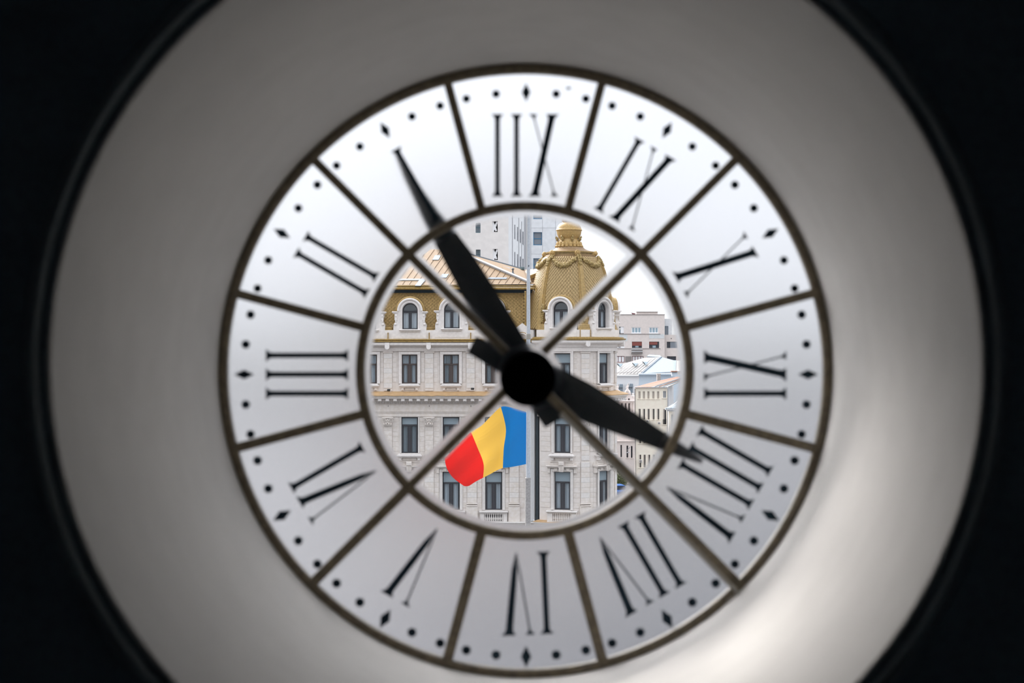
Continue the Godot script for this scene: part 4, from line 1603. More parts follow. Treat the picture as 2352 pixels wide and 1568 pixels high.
		architrave(root, tf(a, 1171, -0.05), u, ww, 88 * u, 6.5, 0.14, M.stone_cool)
		balustrade(root, tf(a, 1171, -0.1), u, 36)
	# pilasters with their blocks
	for a in [16.0, 74.0]:
		b = mb(tf(a, 881))
		b.box(Vector3(-10 * u, -16 * u, -0.2), Vector3(10 * u, 71 * u, 0.07))
		b.box(Vector3(-12 * u, 70 * u, -0.2), Vector3(12 * u, 74 * u, 0.16), 0.04)
		b.xf = tf(a, 1040)
		b.box(Vector3(-10 * u, -25 * u, -0.2), Vector3(10 * u, 83 * u, 0.07))
		b.xf = tf(a, 1171)
		b.box(Vector3(-11 * u, 16 * u, -0.2), Vector3(11 * u, 88 * u, 0.07))
		b.box(Vector3(-12.5 * u, 13.5 * u, -0.2), Vector3(12.5 * u, 16 * u, 0.22), 0.05)
		b.box(Vector3(-12.5 * u, 8.5 * u, -0.2), Vector3(12.5 * u, 11 * u, 0.26), 0.05)
		b.box(Vector3(-14 * u, -30 * u, -0.2), Vector3(14 * u, 8.5 * u, 0.2), 0.03)
		var pil := put(b, "tower_pilaster", M.stone, root)
		if a < 60.0:
			capital(root, tf(a, 957.4, 0.05), u)
		for c in 6:
			block(pil, "stone_block", tf(a, 818 + c * 11.4, 0.11), 19.2 * u, 11.1 * u, 0.12, M.stone if c % 3 else M.stone_cool)
		for c in 7:
			block(pil, "stone_block", tf(a, 983 + c * 11.4, 0.11), 19.2 * u, 11.1 * u, 0.12, M.stone if c % 3 else M.stone_cool)
		for c in 8:
			block(pil, "stone_block", tf(a, 1067 + c * 11.7, 0.11), 21 * u, 11.4 * u, 0.12, M.stone if c % 3 else M.stone_cool)
	for a in [-38.0, -31.0, 3.5, 7.5, 24.5, 29.0, 62.0, 66.0]:
		var wd := 8.2 if absf(a) < 30.0 and a > 0.0 else 13.4
		if a > 60.0:
			wd = 7.0
		if absf(a - 16.0) > 10.0:
			for c in 6:
				block(root, "wall_block", tf(a, 818 + c * 11.4, 0.035), wd * u, 11.1 * u, 0.12, M.stucco if c % 2 else M.stone)
		for c in 7:
			block(root, "wall_block", tf(a, 963 + c * 11.4, 0.035), wd * u, 11.1 * u, 0.12, M.stucco if c % 2 else M.stone)
		for c in 9:
			block(root, "wall_block", tf(a, 1067 + c * 11.7, 0.035), wd * u, 11.4 * u, 0.12, M.stucco if c % 2 else M.stone)


func dome_r(py: float) -> float:
	var t := [[757.0, 99.0], [745.0, 97.5], [720.0, 95.0], [700.0, 93.0], [680.0, 90.0], [660.0, 86.0], [640.0, 81.0], [623.0, 76.0], [610.0, 71.0], [600.0, 66.5], [592.0, 61.0], [586.0, 55.0]]
	for i in t.size() - 1:
		if py <= t[i][0] and py >= t[i + 1][0]:
			return lerpf(t[i][1], t[i + 1][1], (t[i][0] - py) / (t[i][0] - t[i + 1][0])) * TD / FP
	return 55.0 * TD / FP


func dy(py: float) -> float:
	return CAMY + (PY - py) * TD / FP


const DORM := [-14.5, 42.0, 99.0]


func behind_dormer(a: float, py: float) -> bool:
	for g in DORM:
		if absf(rad_to_deg(wrapf(a - deg_to_rad(g), -PI, PI))) < 13.0 and py > 694.0:
			return true
	return false


func dome(root: Node3D) -> void:
	var ax := axis()
	var up := Vector3.UP
	var b := mb(Transform3D(Basis(), ax))
	var prof := []
	for i in 29:
		var py := 757.0 - i * 6.1
		prof.append(Vector2(dome_r(py), dy(py)))
	for i in 120:
		var s := TAU * i / 120
		var t := TAU * (i + 1) / 120
		for j in prof.size() - 1:
			if behind_dormer((s + t) / 2, 757.0 - (j + 0.5) * 6.1):
				continue
			var p := Vector3(sin(s), 0, cos(s))
			var q := Vector3(sin(t), 0, cos(t))
			b.quad(p * prof[j].x + up * prof[j].y, q * prof[j].x + up * prof[j].y, q * prof[j + 1].x + up * prof[j + 1].y, p * prof[j + 1].x + up * prof[j + 1].y)
	var body := put(b, "dome", M.dome_under, root)
	# scales
	b = mb()
	var py := 752.0
	var row := 0
	var count := 74
	while py > 592.0:
		var r := dome_r(py)
		var y := dy(py)
		var t := Vector2(dome_r(py + 3) - dome_r(py - 3), dy(py + 3) - dy(py - 3)).normalized()
		for i in count:
			var a := TAU * (i + (0.5 if row % 2 else 0.0)) / count
			if cos(a) < -0.15 or behind_dormer(a, py):
				continue
			var o := Vector3(sin(a), 0, cos(a))
			var rt := Vector3(cos(a), 0, -sin(a))
			var dn := (o * t.x + up * t.y).normalized()
			var out := rt.cross(-dn).normalized()
			lozenge(b, ax + o * r + up * y + out * 0.012, rt, dn, out, TAU * r / count * 0.94, 9.0 * TD / FP * 0.95, 0.045)
		py -= 4.5
		row += 1
	var sc := put(b, "dome_scales", M.dome_gold, body, "golden lozenge scales of the dome")
	sc.set_meta("kind", "stuff")
	# ribs
	for deg in [-45.0, 15.0, 75.0]:
		b = mb()
		var a := deg_to_rad(deg)
		var o := Vector3(sin(a), 0, cos(a))
		var rt := Vector3(cos(a), 0, -sin(a))
		for i in 26:
			var p0 := 757.0 - i * 6.4
			var p1 := p0 - 6.4
			var w0: float = lerpf(0.33, 0.14, i / 26.0)
			var w1: float = lerpf(0.33, 0.14, (i + 1) / 26.0)
			for s in [[1.0, 0.0, 0.13], [0.55, 0.0, 0.2]]:
				var A: Vector3 = ax + o * (dome_r(p0) + s[2]) + up * dy(p0)
				var B: Vector3 = ax + o * (dome_r(p1) + s[2]) + up * dy(p1)
				var A2: Vector3 = ax + o * (dome_r(p0) - 0.1) + up * dy(p0)
				var B2: Vector3 = ax + o * (dome_r(p1) - 0.1) + up * dy(p1)
				b.quad(A - rt * w0 * s[0], A + rt * w0 * s[0], B + rt * w1 * s[0], B - rt * w1 * s[0])
				b.quad(A + rt * w0 * s[0], A2 + rt * w0 * s[0], B2 + rt * w1 * s[0], B + rt * w1 * s[0])
				b.quad(A2 - rt * w0 * s[0], A - rt * w0 * s[0], B - rt * w1 * s[0], B2 - rt * w1 * s[0])
		put(b, "rib", M.dome_rib, body)
	# dormers of the tower
	var k := TF / FP
	for a in DORM:
		dormer(root, tf(a, 753.0, 0.08), k, [[-0.93, -0.12], [0.12, 0.93]])
	b = mb(Transform3D(Basis(), ax))
	for g in 9:
		var s := g % 3
		var from: float = [-44.0, 6.5, 63.0][g / 3]
		var to: float = [-34.5, 21.5, 78.5][g / 3]
		b.lathe([Vector2(TR - 0.2, ty(757 - s * 4.4)), Vector2(TR + 0.2 - s * 0.06, ty(757 - s * 4.4)), Vector2(TR + 0.16 - s * 0.06, ty(753.2 - s * 4.4)), Vector2(TR - 0.2, ty(753 - s * 4.4))], Vector3.ZERO, 8, deg_to_rad(from), deg_to_rad(to))
	put(b, "dome_foot", M.dome_rib, root, "golden flashing steps at the foot of the dome")
	for a in [9.0, 21.5]:
		b = mb(tf(a, 757, 0.22))
		b.tube([Vector3(0, 0, 0), Vector3(0, -18 * k, 0.02)], 0.03, 6)
		put(b, "rain_spout", M.gutter, root)
	# hanging bunches of leaves at the feet of the ribs
	for deg in [-40.0, 15.0, 72.0]:
		b = mb()
		var a := deg_to_rad(deg)
		for j in 12:
			var p := 702.0 + j * 3.4
			var wide := 0.13 * (1.0 - absf(j - 4.5) / 9.0)
			for l in 3:
				b.lump(ax + Vector3(sin(a), 0, cos(a)) * (dome_r(p) + 0.24) + Vector3(cos(a), 0, -sin(a)) * wide * (l - 1) + up * (dy(p) + rng.randf_range(-0.03, 0.03)), Vector3(0.075, 0.07, 0.08) * rng.randf_range(0.8, 1.2), 4, 6)
		put(b, "festoon", M.ornament, root)
	# ---- crown of the dome: scrolled frieze, swags, concave roof, vase and ball
	var U2 := TD / FP
	var cx := Vector3(pt(1308.5, PY, TD).x, 0, -TD)
	b = mb(Transform3D(Basis(), cx))
	var hexs := [[55.0, 594.0, 55.0, 591.0], [58.0, 592.0, 58.0, 589.6], [55.5, 589.6, 55.5, 582.4], [58.5, 582.4, 59.5, 579.0]]
	for h in hexs:
		for i in 6:
			var s := deg_to_rad(15.0 + 60.0 * i)
			var t := deg_to_rad(75.0 + 60.0 * i)
			var p := Vector3(sin(s), 0, cos(s))
			var q := Vector3(sin(t), 0, cos(t))
			b.quad(p * h[0] * U2 + up * dy(h[1]), q * h[0] * U2 + up * dy(h[1]), q * h[2] * U2 + up * dy(h[3]), p * h[2] * U2 + up * dy(h[3]))
			b.tri(p * h[2] * U2 + up * dy(h[3]), q * h[2] * U2 + up * dy(h[3]), up * dy(h[3]))
			b.tri(q * h[0] * U2 + up * dy(h[1]), p * h[0] * U2 + up * dy(h[1]), up * dy(h[1]))
	var fr := put(b, "crown_frieze", M.dome_rib, root)
	for i in 6:
		var a := deg_to_rad(15.0 + 60.0 * i)
		if cos(a) < -0.3:
			continue
		var o := Vector3(sin(a), 0, cos(a))
		var xf := Transform3D(Basis(Vector3.UP, a), cx + o * 57.0 * U2 + up * dy(585))
		b = mb(xf)
		b.box(Vector3(-0.17, -0.24, -0.2), Vector3(0.17, 0.2, 0.1), 0.04)
		b.ring(Vector2(0, 0.06), 0.0, 0.2, 0.05, 0.2, 0, TAU, 14, 0.03)
		b.ring(Vector2(0, 0.06), 0.0, 0.1, 0.1, 0.27, 0, TAU, 10, 0.03)
		put(b, "scroll", M.ball, fr)
		b = mb()
		# drop of leaves below each scroll
		for j in 9:
			var p := 590.0 + j * 2.6
			var r := dome_r(p) + 0.2
			for l in 2:
				b.lump(ax + o * r + Vector3(cos(a), 0, -sin(a)) * (0.09 if l else -0.09) * (1.0 - j * 0.07) + up * (dy(p) + rng.randf_range(-0.03, 0.03)), Vector3(0.1, 0.08, 0.1) * rng.randf_range(0.8, 1.15), 4, 6)
		put(b, "leaf_drop", M.ornament, fr)
		# swag to the next scroll
		var a2 := a + deg_to_rad(60.0)
		if cos(a + deg_to_rad(30)) < -0.1:
			continue
		b = mb()
		for j in 19:
			var f := j / 18.0
			var g := lerpf(a + 0.06, a2 - 0.06, f)
			var p := 591.0 + 21.0 * sin(PI * f) + 1.0
			var thick := 0.11 + 0.12 * sin(PI * f)
			var oo := Vector3(sin(g), 0, cos(g))
			for l in 3:
				var off := Vector3(rng.randf_range(-0.06, 0.06), rng.randf_range(-0.5, 0.5) * thick, rng.randf_range(-0.04, 0.06))
				b.lump(ax + oo * (dome_r(p) + 0.14) + up * dy(p) + off, Vector3.ONE * thick * rng.randf_range(0.5, 0.8), 4, 6)
		put(b, "swag", M.ornament, fr, "carved swag of leaves and fruit")
	b = mb(Transform3D(Basis(), cx))
	var cr := [[59.5, 579.2], [52.0, 577.8], [45.0, 576.2], [39.0, 574.0], [34.5, 571.2], [32.0, 568.5]]
	for j in cr.size() - 1:
		for i in 36:
			var s := deg_to_rad(15.0 + 10.0 * i)
			var t := deg_to_rad(25.0 + 10.0 * i)
			var hx := func(g: float, f: float) -> float: return lerpf(cos(PI / 6) / cos(fposmod(g - deg_to_rad(15.0), PI / 3) - PI / 6), 1.0, f)
			var f0 := j / 5.0
			var f1 := (j + 1) / 5.0
			var p := Vector3(sin(s), 0, cos(s))
			var q := Vector3(sin(t), 0, cos(t))
			b.quad(p * cr[j][0] * hx.call(s, f0) * U2 + up * dy(cr[j][1]), q * cr[j][0] * hx.call(t - 0.0001, f0) * U2 + up * dy(cr[j][1]), q * cr[j + 1][0] * hx.call(t - 0.0001, f1) * U2 + up * dy(cr[j + 1][1]), p * cr[j + 1][0] * hx.call(s, f1) * U2 + up * dy(cr[j + 1][1]))
	put(b, "crown_roof", M.roof_tan, root)
	var fx := Transform3D(Basis(), Vector3(pt(1307, PY, TD).x, 0, -TD))
	b = mb(fx)
	b.lathe([[29, 577], [31.5, 576], [32, 573.5], [29.5, 572.5], [29.5, 570.5], [31, 570], [30.5, 568.5], [26, 567.5], [28, 560], [24, 554], [21.5, 549], [23, 545]].map(func(v): return Vector2(v[0] * U2, dy(v[1]))), Vector3.ZERO, 36, 0, TAU, true)
	var vase := put(b, "finial_base", M.ball, root, "golden fluted base of the ball finial")
	b = mb(fx)
	for i in 20:
		var a := TAU * (i + 0.3) / 20
		var o := Vector3(sin(a), 0, cos(a))
		b.lump(o * 27.0 * U2 + up * dy(562.5), Vector3(0.13, 0.24, 0.13), 6, 6)
		b.lump(o * 29.5 * U2 + up * dy(566.2), Vector3(0.13, 0.1, 0.13), 5, 6)
	put(b, "fluting", M.ball, vase)
	for i in 7:
		var a := TAU * i / 7 + 0.25
		var o := Vector3(sin(a), 0, cos(a))
		b = mb(fx)
		b.tube([o * 25 * U2 + up * dy(556), o * 26.5 * U2 + up * dy(551), o * 28 * U2 + up * dy(546), o * 30 * U2 + up * dy(543.5), o * 30.5 * U2 + up * dy(546), o * 29 * U2 + up * dy(547)], 0.07, 6)
		b.lump(o * 27 * U2 + up * dy(549.5), Vector3(0.13, 0.16, 0.13), 5, 6)
		put(b, "acanthus_scroll", M.ornament, vase)
	b = mb(fx)
	b.lathe([[20, 551], [24.5, 545.5], [27.3, 538.5], [28.6, 531], [28.8, 530], [30.0, 529.6], [30.0, 527.8], [28.8, 527.4], [28.2, 524], [26, 518.5], [22, 514.2], [15, 511]].map(func(v): return Vector2(v[0] * U2, dy(v[1]))), Vector3.ZERO, 40, 0, TAU, true)
	put(b, "finial_ball", M.ball, root, "golden ball finial with a raised band")
	b = mb(fx)
	for i in 10:
		var a := TAU * i / 10
		b.lump(Vector3(sin(a), 0, cos(a)) * 11.5 * U2 + up * dy(505.5), Vector3(0.19, 0.2, 0.19), 6, 6)
	b.lathe([[13, 512], [15, 509], [13, 503], [7, 498], [5, 490], [7, 480], [3, 470], [0, 455]].map(func(v): return Vector2(v[0] * U2, dy(v[1]))), Vector3.ZERO, 20, 0, TAU, true)
	put(b, "finial_bud", M.ball, root)


# ------------------------------------------------------------------ neighbours
# window in a wall at distance d: frame, nv x nh panes
func far_window(parent: Node, x0: float, y0: float, x1: float, y1: float, d: float, frame: Material, glass: Material, nv: int, nh: int, bw: float, sill := false, deep := 0.2, sillm: Material = null) -> MeshInstance3D:
	var b := mb()
	var e := d + deep
	fbox(b, x0, y0, x0 + bw, y1, e, 0.12)
	fbox(b, x1 - bw, y0, x1, y1, e, 0.12)
	fbox(b, x0 + bw, y0, x1 - bw, y0 + bw, e, 0.12)
	fbox(b, x0 + bw, y1 - bw, x1 - bw, y1, e, 0.12)
	for i in range(1, nv):
		var x := lerpf(x0, x1, float(i) / nv)
		fbox(b, x - bw / 2, y0 + bw, x + bw / 2, y1 - bw, e + 0.008, 0.1)
	for i in range(1, nh):
		var y := lerpf(y0, y1, float(i) / nh)
		fbox(b, x0 + bw, y - bw / 2, x1 - bw, y + bw / 2, e + 0.016, 0.1)
	var w := put(b, "window", frame, parent)
	for i in nv:
		for j in nh:
			b = mb()
			fbox(b, lerpf(x0, x1, float(i) / nv), lerpf(y0, y1, float(j) / nh), lerpf(x0, x1, float(i + 1) / nv), lerpf(y0, y1, float(j + 1) / nh), e + 0.06, 0.08)
			put(b, "pane", glass, w)
	if sill:
		b = mb()
		fbox(b, x0 - 1.2, y1, x1 + 1.2, y1 + 1.2, d - 0.15, 0.4, 0.03)
		put(b, "sill", sillm if sillm else frame, w)
	return w


func base_at(px: float, d: float) -> Vector3:
	return Vector3(pt(px, PY, d).x, GROUND, -d)


func solid(b: MB, poly: Array, d: float, thick: float) -> void:
	var p := PackedVector2Array()
	for q in poly:
		var w := pt(q[0], q[1], d)
		p.append(Vector2(w.x, w.y))
	b.prism(p, -d - thick, -d)


# sloping sheet given by pixels and distances, with a little thickness
func slab(b: MB, pts: Array, thick := 0.12) -> void:
	var w := []
	for q in pts:
		w.append(pt(q[0], q[1], q[2]))
	var n: Vector3 = (w[1] - w[0]).cross(w[2] - w[0]).normalized()
	if n.y < 0.0:
		w.reverse()
		n = -n
	for i in range(1, w.size() - 1):
		b.tri(w[0], w[i], w[i + 1])
		b.tri(w[0] - n * thick, w[i + 1] - n * thick, w[i] - n * thick)
	for i in w.size():
		var p: Vector3 = w[i]
		var q: Vector3 = w[(i + 1) % w.size()]
		b.quad(p - n * thick, q - n * thick, q, p)


func build_neighbours() -> void:
	office_tower()
	rear_block()
	grey_flats()
	metal_roof_house()
	cream_house()
	ornate_house()
	pale_house()


func office_tower() -> void:
	var d := 150.0
	var t := thing("office_tower", "tall pale tower block with cross braced openings behind the tan roof", "building", base_at(1100, d))
	var win := [[1092.5, 511, 1103.5, 534.5], [1093, 573, 1103.5, 596]]
	var brace := [[1131, 508, 1143, 532.5], [1132, 571.5, 1143.3, 597]]
	var holes := []
	for w in win + brace:
		holes.append(w)
	var b := mb()
	holed(b, 960, 420, 1168, 700, d, 0.5, holes)
	fbox(b, 960, 700, 1168, 1210, d, 0.5)
	put(b, "front_wall", M.tower_warm, t)
	b = mb()
	fbox(b, 962, 422, 1166, 1210, d + 0.9, 0.5)
	put(b, "interior", M.inside, t)
	for w in win:
		far_window(t, w[0], w[1], w[2], w[3], d, M.teal_glass, M.grey_glass, 2, 2, 1.3, false, 0.3)
	for w in brace:
		b = mb()
		var x0: float = w[0]
		var x1: float = w[2]
		var y0: float = w[1]
		var y1: float = w[3]
		for q in [[x0 + 0.5, y0 + 1, x1 - 3, y1 - 2], [x1 - 1, y0 + 1, x0 + 2.5, y1 - 4], [x0 + 1.5, y0, x0 + 1.5, y1]]:
			b.bar(pt(q[0], q[1], d + 0.25), pt(q[2], q[3], d + 0.2), 0.19, 0.15, Vector3(0, 0, 1))
		b.bar(pt(x1 - 2.5, (y0 + y1) / 2 - 3, d + 0.22), pt(x0 + 4, (y0 + y1) / 2, d + 0.22), 0.16, 0.12, Vector3(0, 0, 1))
		put(b, "cross_brace", M.white_paint, t)
	# the side that runs away to the right
	var p := pt(1168, PY, d)
	var q := pt(1203.5, PY, 176.0)
	var n := Vector3(-(q.z - p.z), 0, q.x - p.x).normalized()
	b = mb()
	var lo := Vector3(0, GROUND - p.y, 0)
	var hi := Vector3(0, 17.0, 0)
	b.quad(p + lo, q + lo, q + hi, p + hi)
	b.quad(q + lo - n * 0.4, p + lo - n * 0.4, p + hi - n * 0.4, q + hi - n * 0.4)
	b.quad(p + lo, p + hi, p + hi - n * 0.4, p + lo - n * 0.4)
	put(b, "side_wall", M.tower_cool, t)
	for r in [[516.0, 547.5], [578.5, 610.0]]:
		for c in 4:
			var px: float = [1181.2, 1187.5, 1194.0, 1200.0][c]
			var top: float = r[0] + c * 5.2
			var bot: float = r[1] + c * 4.4
			b = mb()
			var a := hit(px, top, p, n)
			var e := hit(px + 2.2, top, p, n)
			var f := hit(px, bot, p, n)
			var g := Vector3(e.x, f.y, e.z)
			b.quad(f + n * 0.02, g + n * 0.02, e + n * 0.02, Vector3(f.x, a.y, f.z) + n * 0.02)
			b.quad(f - n * 0.1, f + n * 0.02, Vector3(f.x, a.y, f.z) + n * 0.02, Vector3(f.x, a.y, f.z) - n * 0.1)
			put(b, "slit_window", M.dark_glass, t)
	for px in [1176.0, 1190.8, 1197.3]:
		b = mb()
		var a := hit(px, 480, p, n)
		b.bar(Vector3(a.x, GROUND, a.z), Vector3(a.x, 16, a.z), 0.16, 0.16, n)
		put(b, "wall_joint", M.tower_line, t)


func rear_block() -> void:
	var d := 178.0
	var t := thing("panel_block", "pale grey panelled high block with blue framed windows behind the ball finial", "building", base_at(1250, d))
	var wins := [[1225.0, 533.0, 1245.0, 563.0], [1225.0, 593.0, 1245.3, 623.0], [1225.0, 473.0, 1245.0, 503.0]]
	var b := mb()
	holed(b, 1196, 420, 1322, 700, d, 0.5, wins)
	fbox(b, 1196, 700, 1322, 1130, d, 0.5)
	put(b, "wall", M.tower_cool, t)
	b = mb()
	fbox(b, 1198, 422, 1320, 1130, d + 0.8, 0.4)
	put(b, "interior", M.inside, t)
	for w in wins:
		far_window(t, w[0], w[1], w[2], w[3], d, M.blue_frame, M.grey_glass, 1, 2, 1.3, false, 0.25)
	b = mb()
	fbox(b, 1203, 420, 1212, 640, d - 0.3, 0.5)
	put(b, "grey_pier", M.tower_line, t)
	for x in [1219.0, 1245.6, 1275.5, 1290.0]:
		b = mb()
		fbox(b, x, 420, x + 0.7, 640, d - 0.02, 0.1)
		put(b, "panel_joint", M.tower_line, t)
	for y in [583.0, 523.0]:
		b = mb()
		fbox(b, 1220, y, 1322, y + 0.5, d - 0.015, 0.1)
		put(b, "panel_joint", M.tower_line, t)


func grey_flats() -> void:
	var d := 280.0
	var t := thing("apartment_block", "flat roofed grey concrete apartment block with red brown roller blinds", "building", base_at(1470, d))
	var b := mb()
	var white := [[1450.5, 751, 1472.5, 765], [1490.5, 751, 1512, 765]]
	var red := [[1451.5, 784.3, 1474.5, 799], [1491, 784.3, 1514, 799.5]]
	var low := [[1412.5, 817.5, 1434.8, 832], [1452, 817.5, 1478, 832]]
	var holes := [[1410.0, 750.0, 1433.0, 766.0]] + white + red + low
	holed(b, 1380, 722.5, 1526.5, 900, d, 0.4, holes)
	fbox(b, 1380, 900, 1526.5, 1090, d, 0.4)
	put(b, "front_wall", M.concrete, t)
	b = mb()
	holed(b, 1526.5, 768.5, 1600, 900, d + 1.2, 0.4, [[1531.5, 784.5, 1556.0, 799.0], [1532.0, 818.0, 1553.0, 828.0]])
	fbox(b, 1526.5, 900, 1600, 1080, d + 1.2, 0.4)
	put(b, "wing_wall", M.concrete, t)
	b = mb()
	fbox(b, 1382, 724, 1525, 1080, d + 2.0, 0.3)
	fbox(b, 1527, 771, 1598, 1080, d + 2.6, 0.3)
	put(b, "interior", M.inside, t)
	b = mb()
	fbox(b, 1380, 721.6, 1527, 723, d - 0.12, 3.0, 0.04)
	put(b, "roof_edge", M.concrete_line, t)
	b = mb()
	fbox(b, 1461.5, 716.6, 1510.5, 722.5, d + 3, 3.0)
	put(b, "penthouse", M.concrete, t)
	b = mb()
	fbox(b, 1462, 715.4, 1511, 716.8, d + 2.8, 3.2, 0.04)
	put(b, "penthouse_coping", M.concrete_line, t)
	b = mb()
	solid(b, [[1450.5, 718.2], [1460, 719.6], [1459, 721.8], [1453, 721.8]], d + 2, 0.6)
	put(b, "roof_tank", M.maroon, t)
	for y in [766.2, 799.8]:
		b = mb()
		fbox(b, 1404, y, 1517, y + 1.0, d - 0.14, 0.3, 0.03)
		put(b, "ledge", M.concrete_line, t)
	b = mb()
	fbox(b, 1400, 750.2, 1418, 765, d + 0.1, 0.2)
	fbox(b, 1425.3, 750.2, 1433, 765, d + 0.1, 0.2)
	put(b, "white_infill", M.white_paint, t)
	far_window(t, 1418, 750.5, 1425.3, 764.5, d, M.teal_glass, M.grey_glass, 1, 1, 0.7)
	for w in white:
		far_window(t, w[0], w[1], w[2], w[3], d, M.white_paint, M.pale_glass, 3, 1, 1.8, true, 0.1)
	b = mb()
	fbox(b, 1405, 784.5, 1434.5, 799, d - 0.02, 0.2)
	put(b, "closed_shutter", M.white_paint, t)
	for x in [1413.0, 1420.6]:
		b = mb()
		fbox(b, x, 796.2, x + 5, 797.6, d - 0.06, 0.1)
		put(b, "vent_slot", M.lamp_black, t)
	for k in 2:
		var w: Array = red[k]
		var o := far_window(t, w[0], w[1], w[2], w[3], d, M.win_frame, M.dark_glass, 3, 1, 1.2, false, 0.25)
		b = mb()
		fbox(b, w[0] + 0.5, w[1] + 0.8, w[2] - (0.5 if k == 0 else 4.0), w[1] + (9.4 if k == 0 else 7.0), d + 0.1, 0.08)
		put(b, "roller_blind", M.shutter_red, o, "red brown roller blind half down")
		b = mb()
		fbox(b, lerpf(w[0], w[2], 0.34), w[1] + 9.2, lerpf(w[0], w[2], 0.66), w[3] - 1.2, d + 0.16, 0.05)
		put(b, "light_curtain", M.pale_glass, o)
	for q in [[1417.0, 768.0, 1441.0, 783.0], [1491.0, 767.4, 1525.5, 777.0]]:
		b = mb()
		fbox(b, q[0], q[1], q[2], q[3], d - 0.03, 0.1)
		put(b, "repainted_patch", mottled(c8(208, 212, 214), 0.02, 0.14, 63, 0.9), t)
	# balcony with slatted rail
	b = mb()
	fbox(b, 1450.5, 810.4, 1476, 812, d - 0.9, 0.9, 0.03)
	var bal := put(b, "balcony", M.concrete_line, t)
	for k in 4:
		b = mb()
		fbox(b, 1450.5, 800.8 + k * 2.6, 1476, 802.2 + k * 2.6, d - 0.95, 0.06, 0.01)
		put(b, "rail", M.tower_cool if k % 2 == 0 else M.concrete_line, bal)
	b = mb()
	fbox(b, 1450.6, 801.5, 1475.9, 810.4, d - 0.8, 0.05)
	put(b, "rail_backing", M.concrete_line, bal)
	far_window(t, low[0][0], low[0][1], low[0][2], low[0][3], d, M.maroon, M.white_paint, 3, 1, 1.2, false, 0.1)
	far_window(t, low[1][0], low[1][1], low[1][2], low[1][3], d, M.maroon, M.white_paint, 4, 1, 1.2, false, 0.1)
	b = mb()
	fbox(b, 1436, 818, 1451, 832, d - 0.02, 0.2)
	put(b, "grey_panel", M.concrete_line, t)
	# lower wing windows and its pale stair head
	var o2 := far_window(t, 1531.5, 784.5, 1539.5, 799, d + 1.2, M.win_frame, M.dark_glass, 1, 2, 0.8)
	b = mb()
	fbox(b, 1539.5, 785.2, 1556, 799.2, d + 1.3, 0.1)
	put(b, "grey_shutter", M.grey_glass, o2)
	far_window(t, 1532, 818, 1553, 828, d + 1.2, M.win_frame, M.dark_glass, 3, 1, 1.0)
	b = mb()
	fbox(b, 1526.6, 732, 1543.5, 769, d + 2.5, 4.0)
	put(b, "stair_head", M.tower_cool, t)
	far_window(t, 1527, 748.5, 1535, 768.5, d + 2.2, M.teal_glass, M.grey_glass, 1, 1, 0.6)
	b = mb()
	b.lump(pt(1542, 777, d + 1.1), Vector3(0.09, 0.09, 0.06))
	put(b, "wall_lamp", M.lamp_black, t)
	aircon(1416.5, 836.2, d - 0.45, 7.0, 5.0, "air conditioner low on the grey concrete block beside the dome's wall")


func aircon(px: float, py: float, d: float, w: float, h: float, label: String) -> void:
	var u := d / FP
	var c := pt(px, py, d)
	var o := thing("air_conditioner", label, "air conditioner", c - Vector3(0, h * u / 2, 0))
	var b := mb()
	b.box(c + Vector3(-w * u / 2, -h * u / 2, -0.32), c + Vector3(w * u / 2, h * u / 2, 0), 0.04)
	put(b, "casing", M.ac_white, o)
	b = mb(Transform3D(Basis(), c))
	b.ring(Vector2(-w * u * 0.1, 0), h * u * 0.12, h * u * 0.38, -0.02, 0.03, 0, TAU, 14)
	put(b, "fan_grille", M.concrete_line, o)
	b = mb()
	b.bar(c + Vector3(-w * u * 0.3, -h * u / 2 - 0.02, -0.3), c + Vector3(-w * u * 0.3, -h * u / 2 - 0.02, 0.05), 0.05, 0.05, Vector3.UP)
	b.bar(c + Vector3(w * u * 0.3, -h * u / 2 - 0.02, -0.3), c + Vector3(w * u * 0.3, -h * u / 2 - 0.02, 0.05), 0.05, 0.05, Vector3.UP)
	put(b, "bracket", M.ac_white, o)


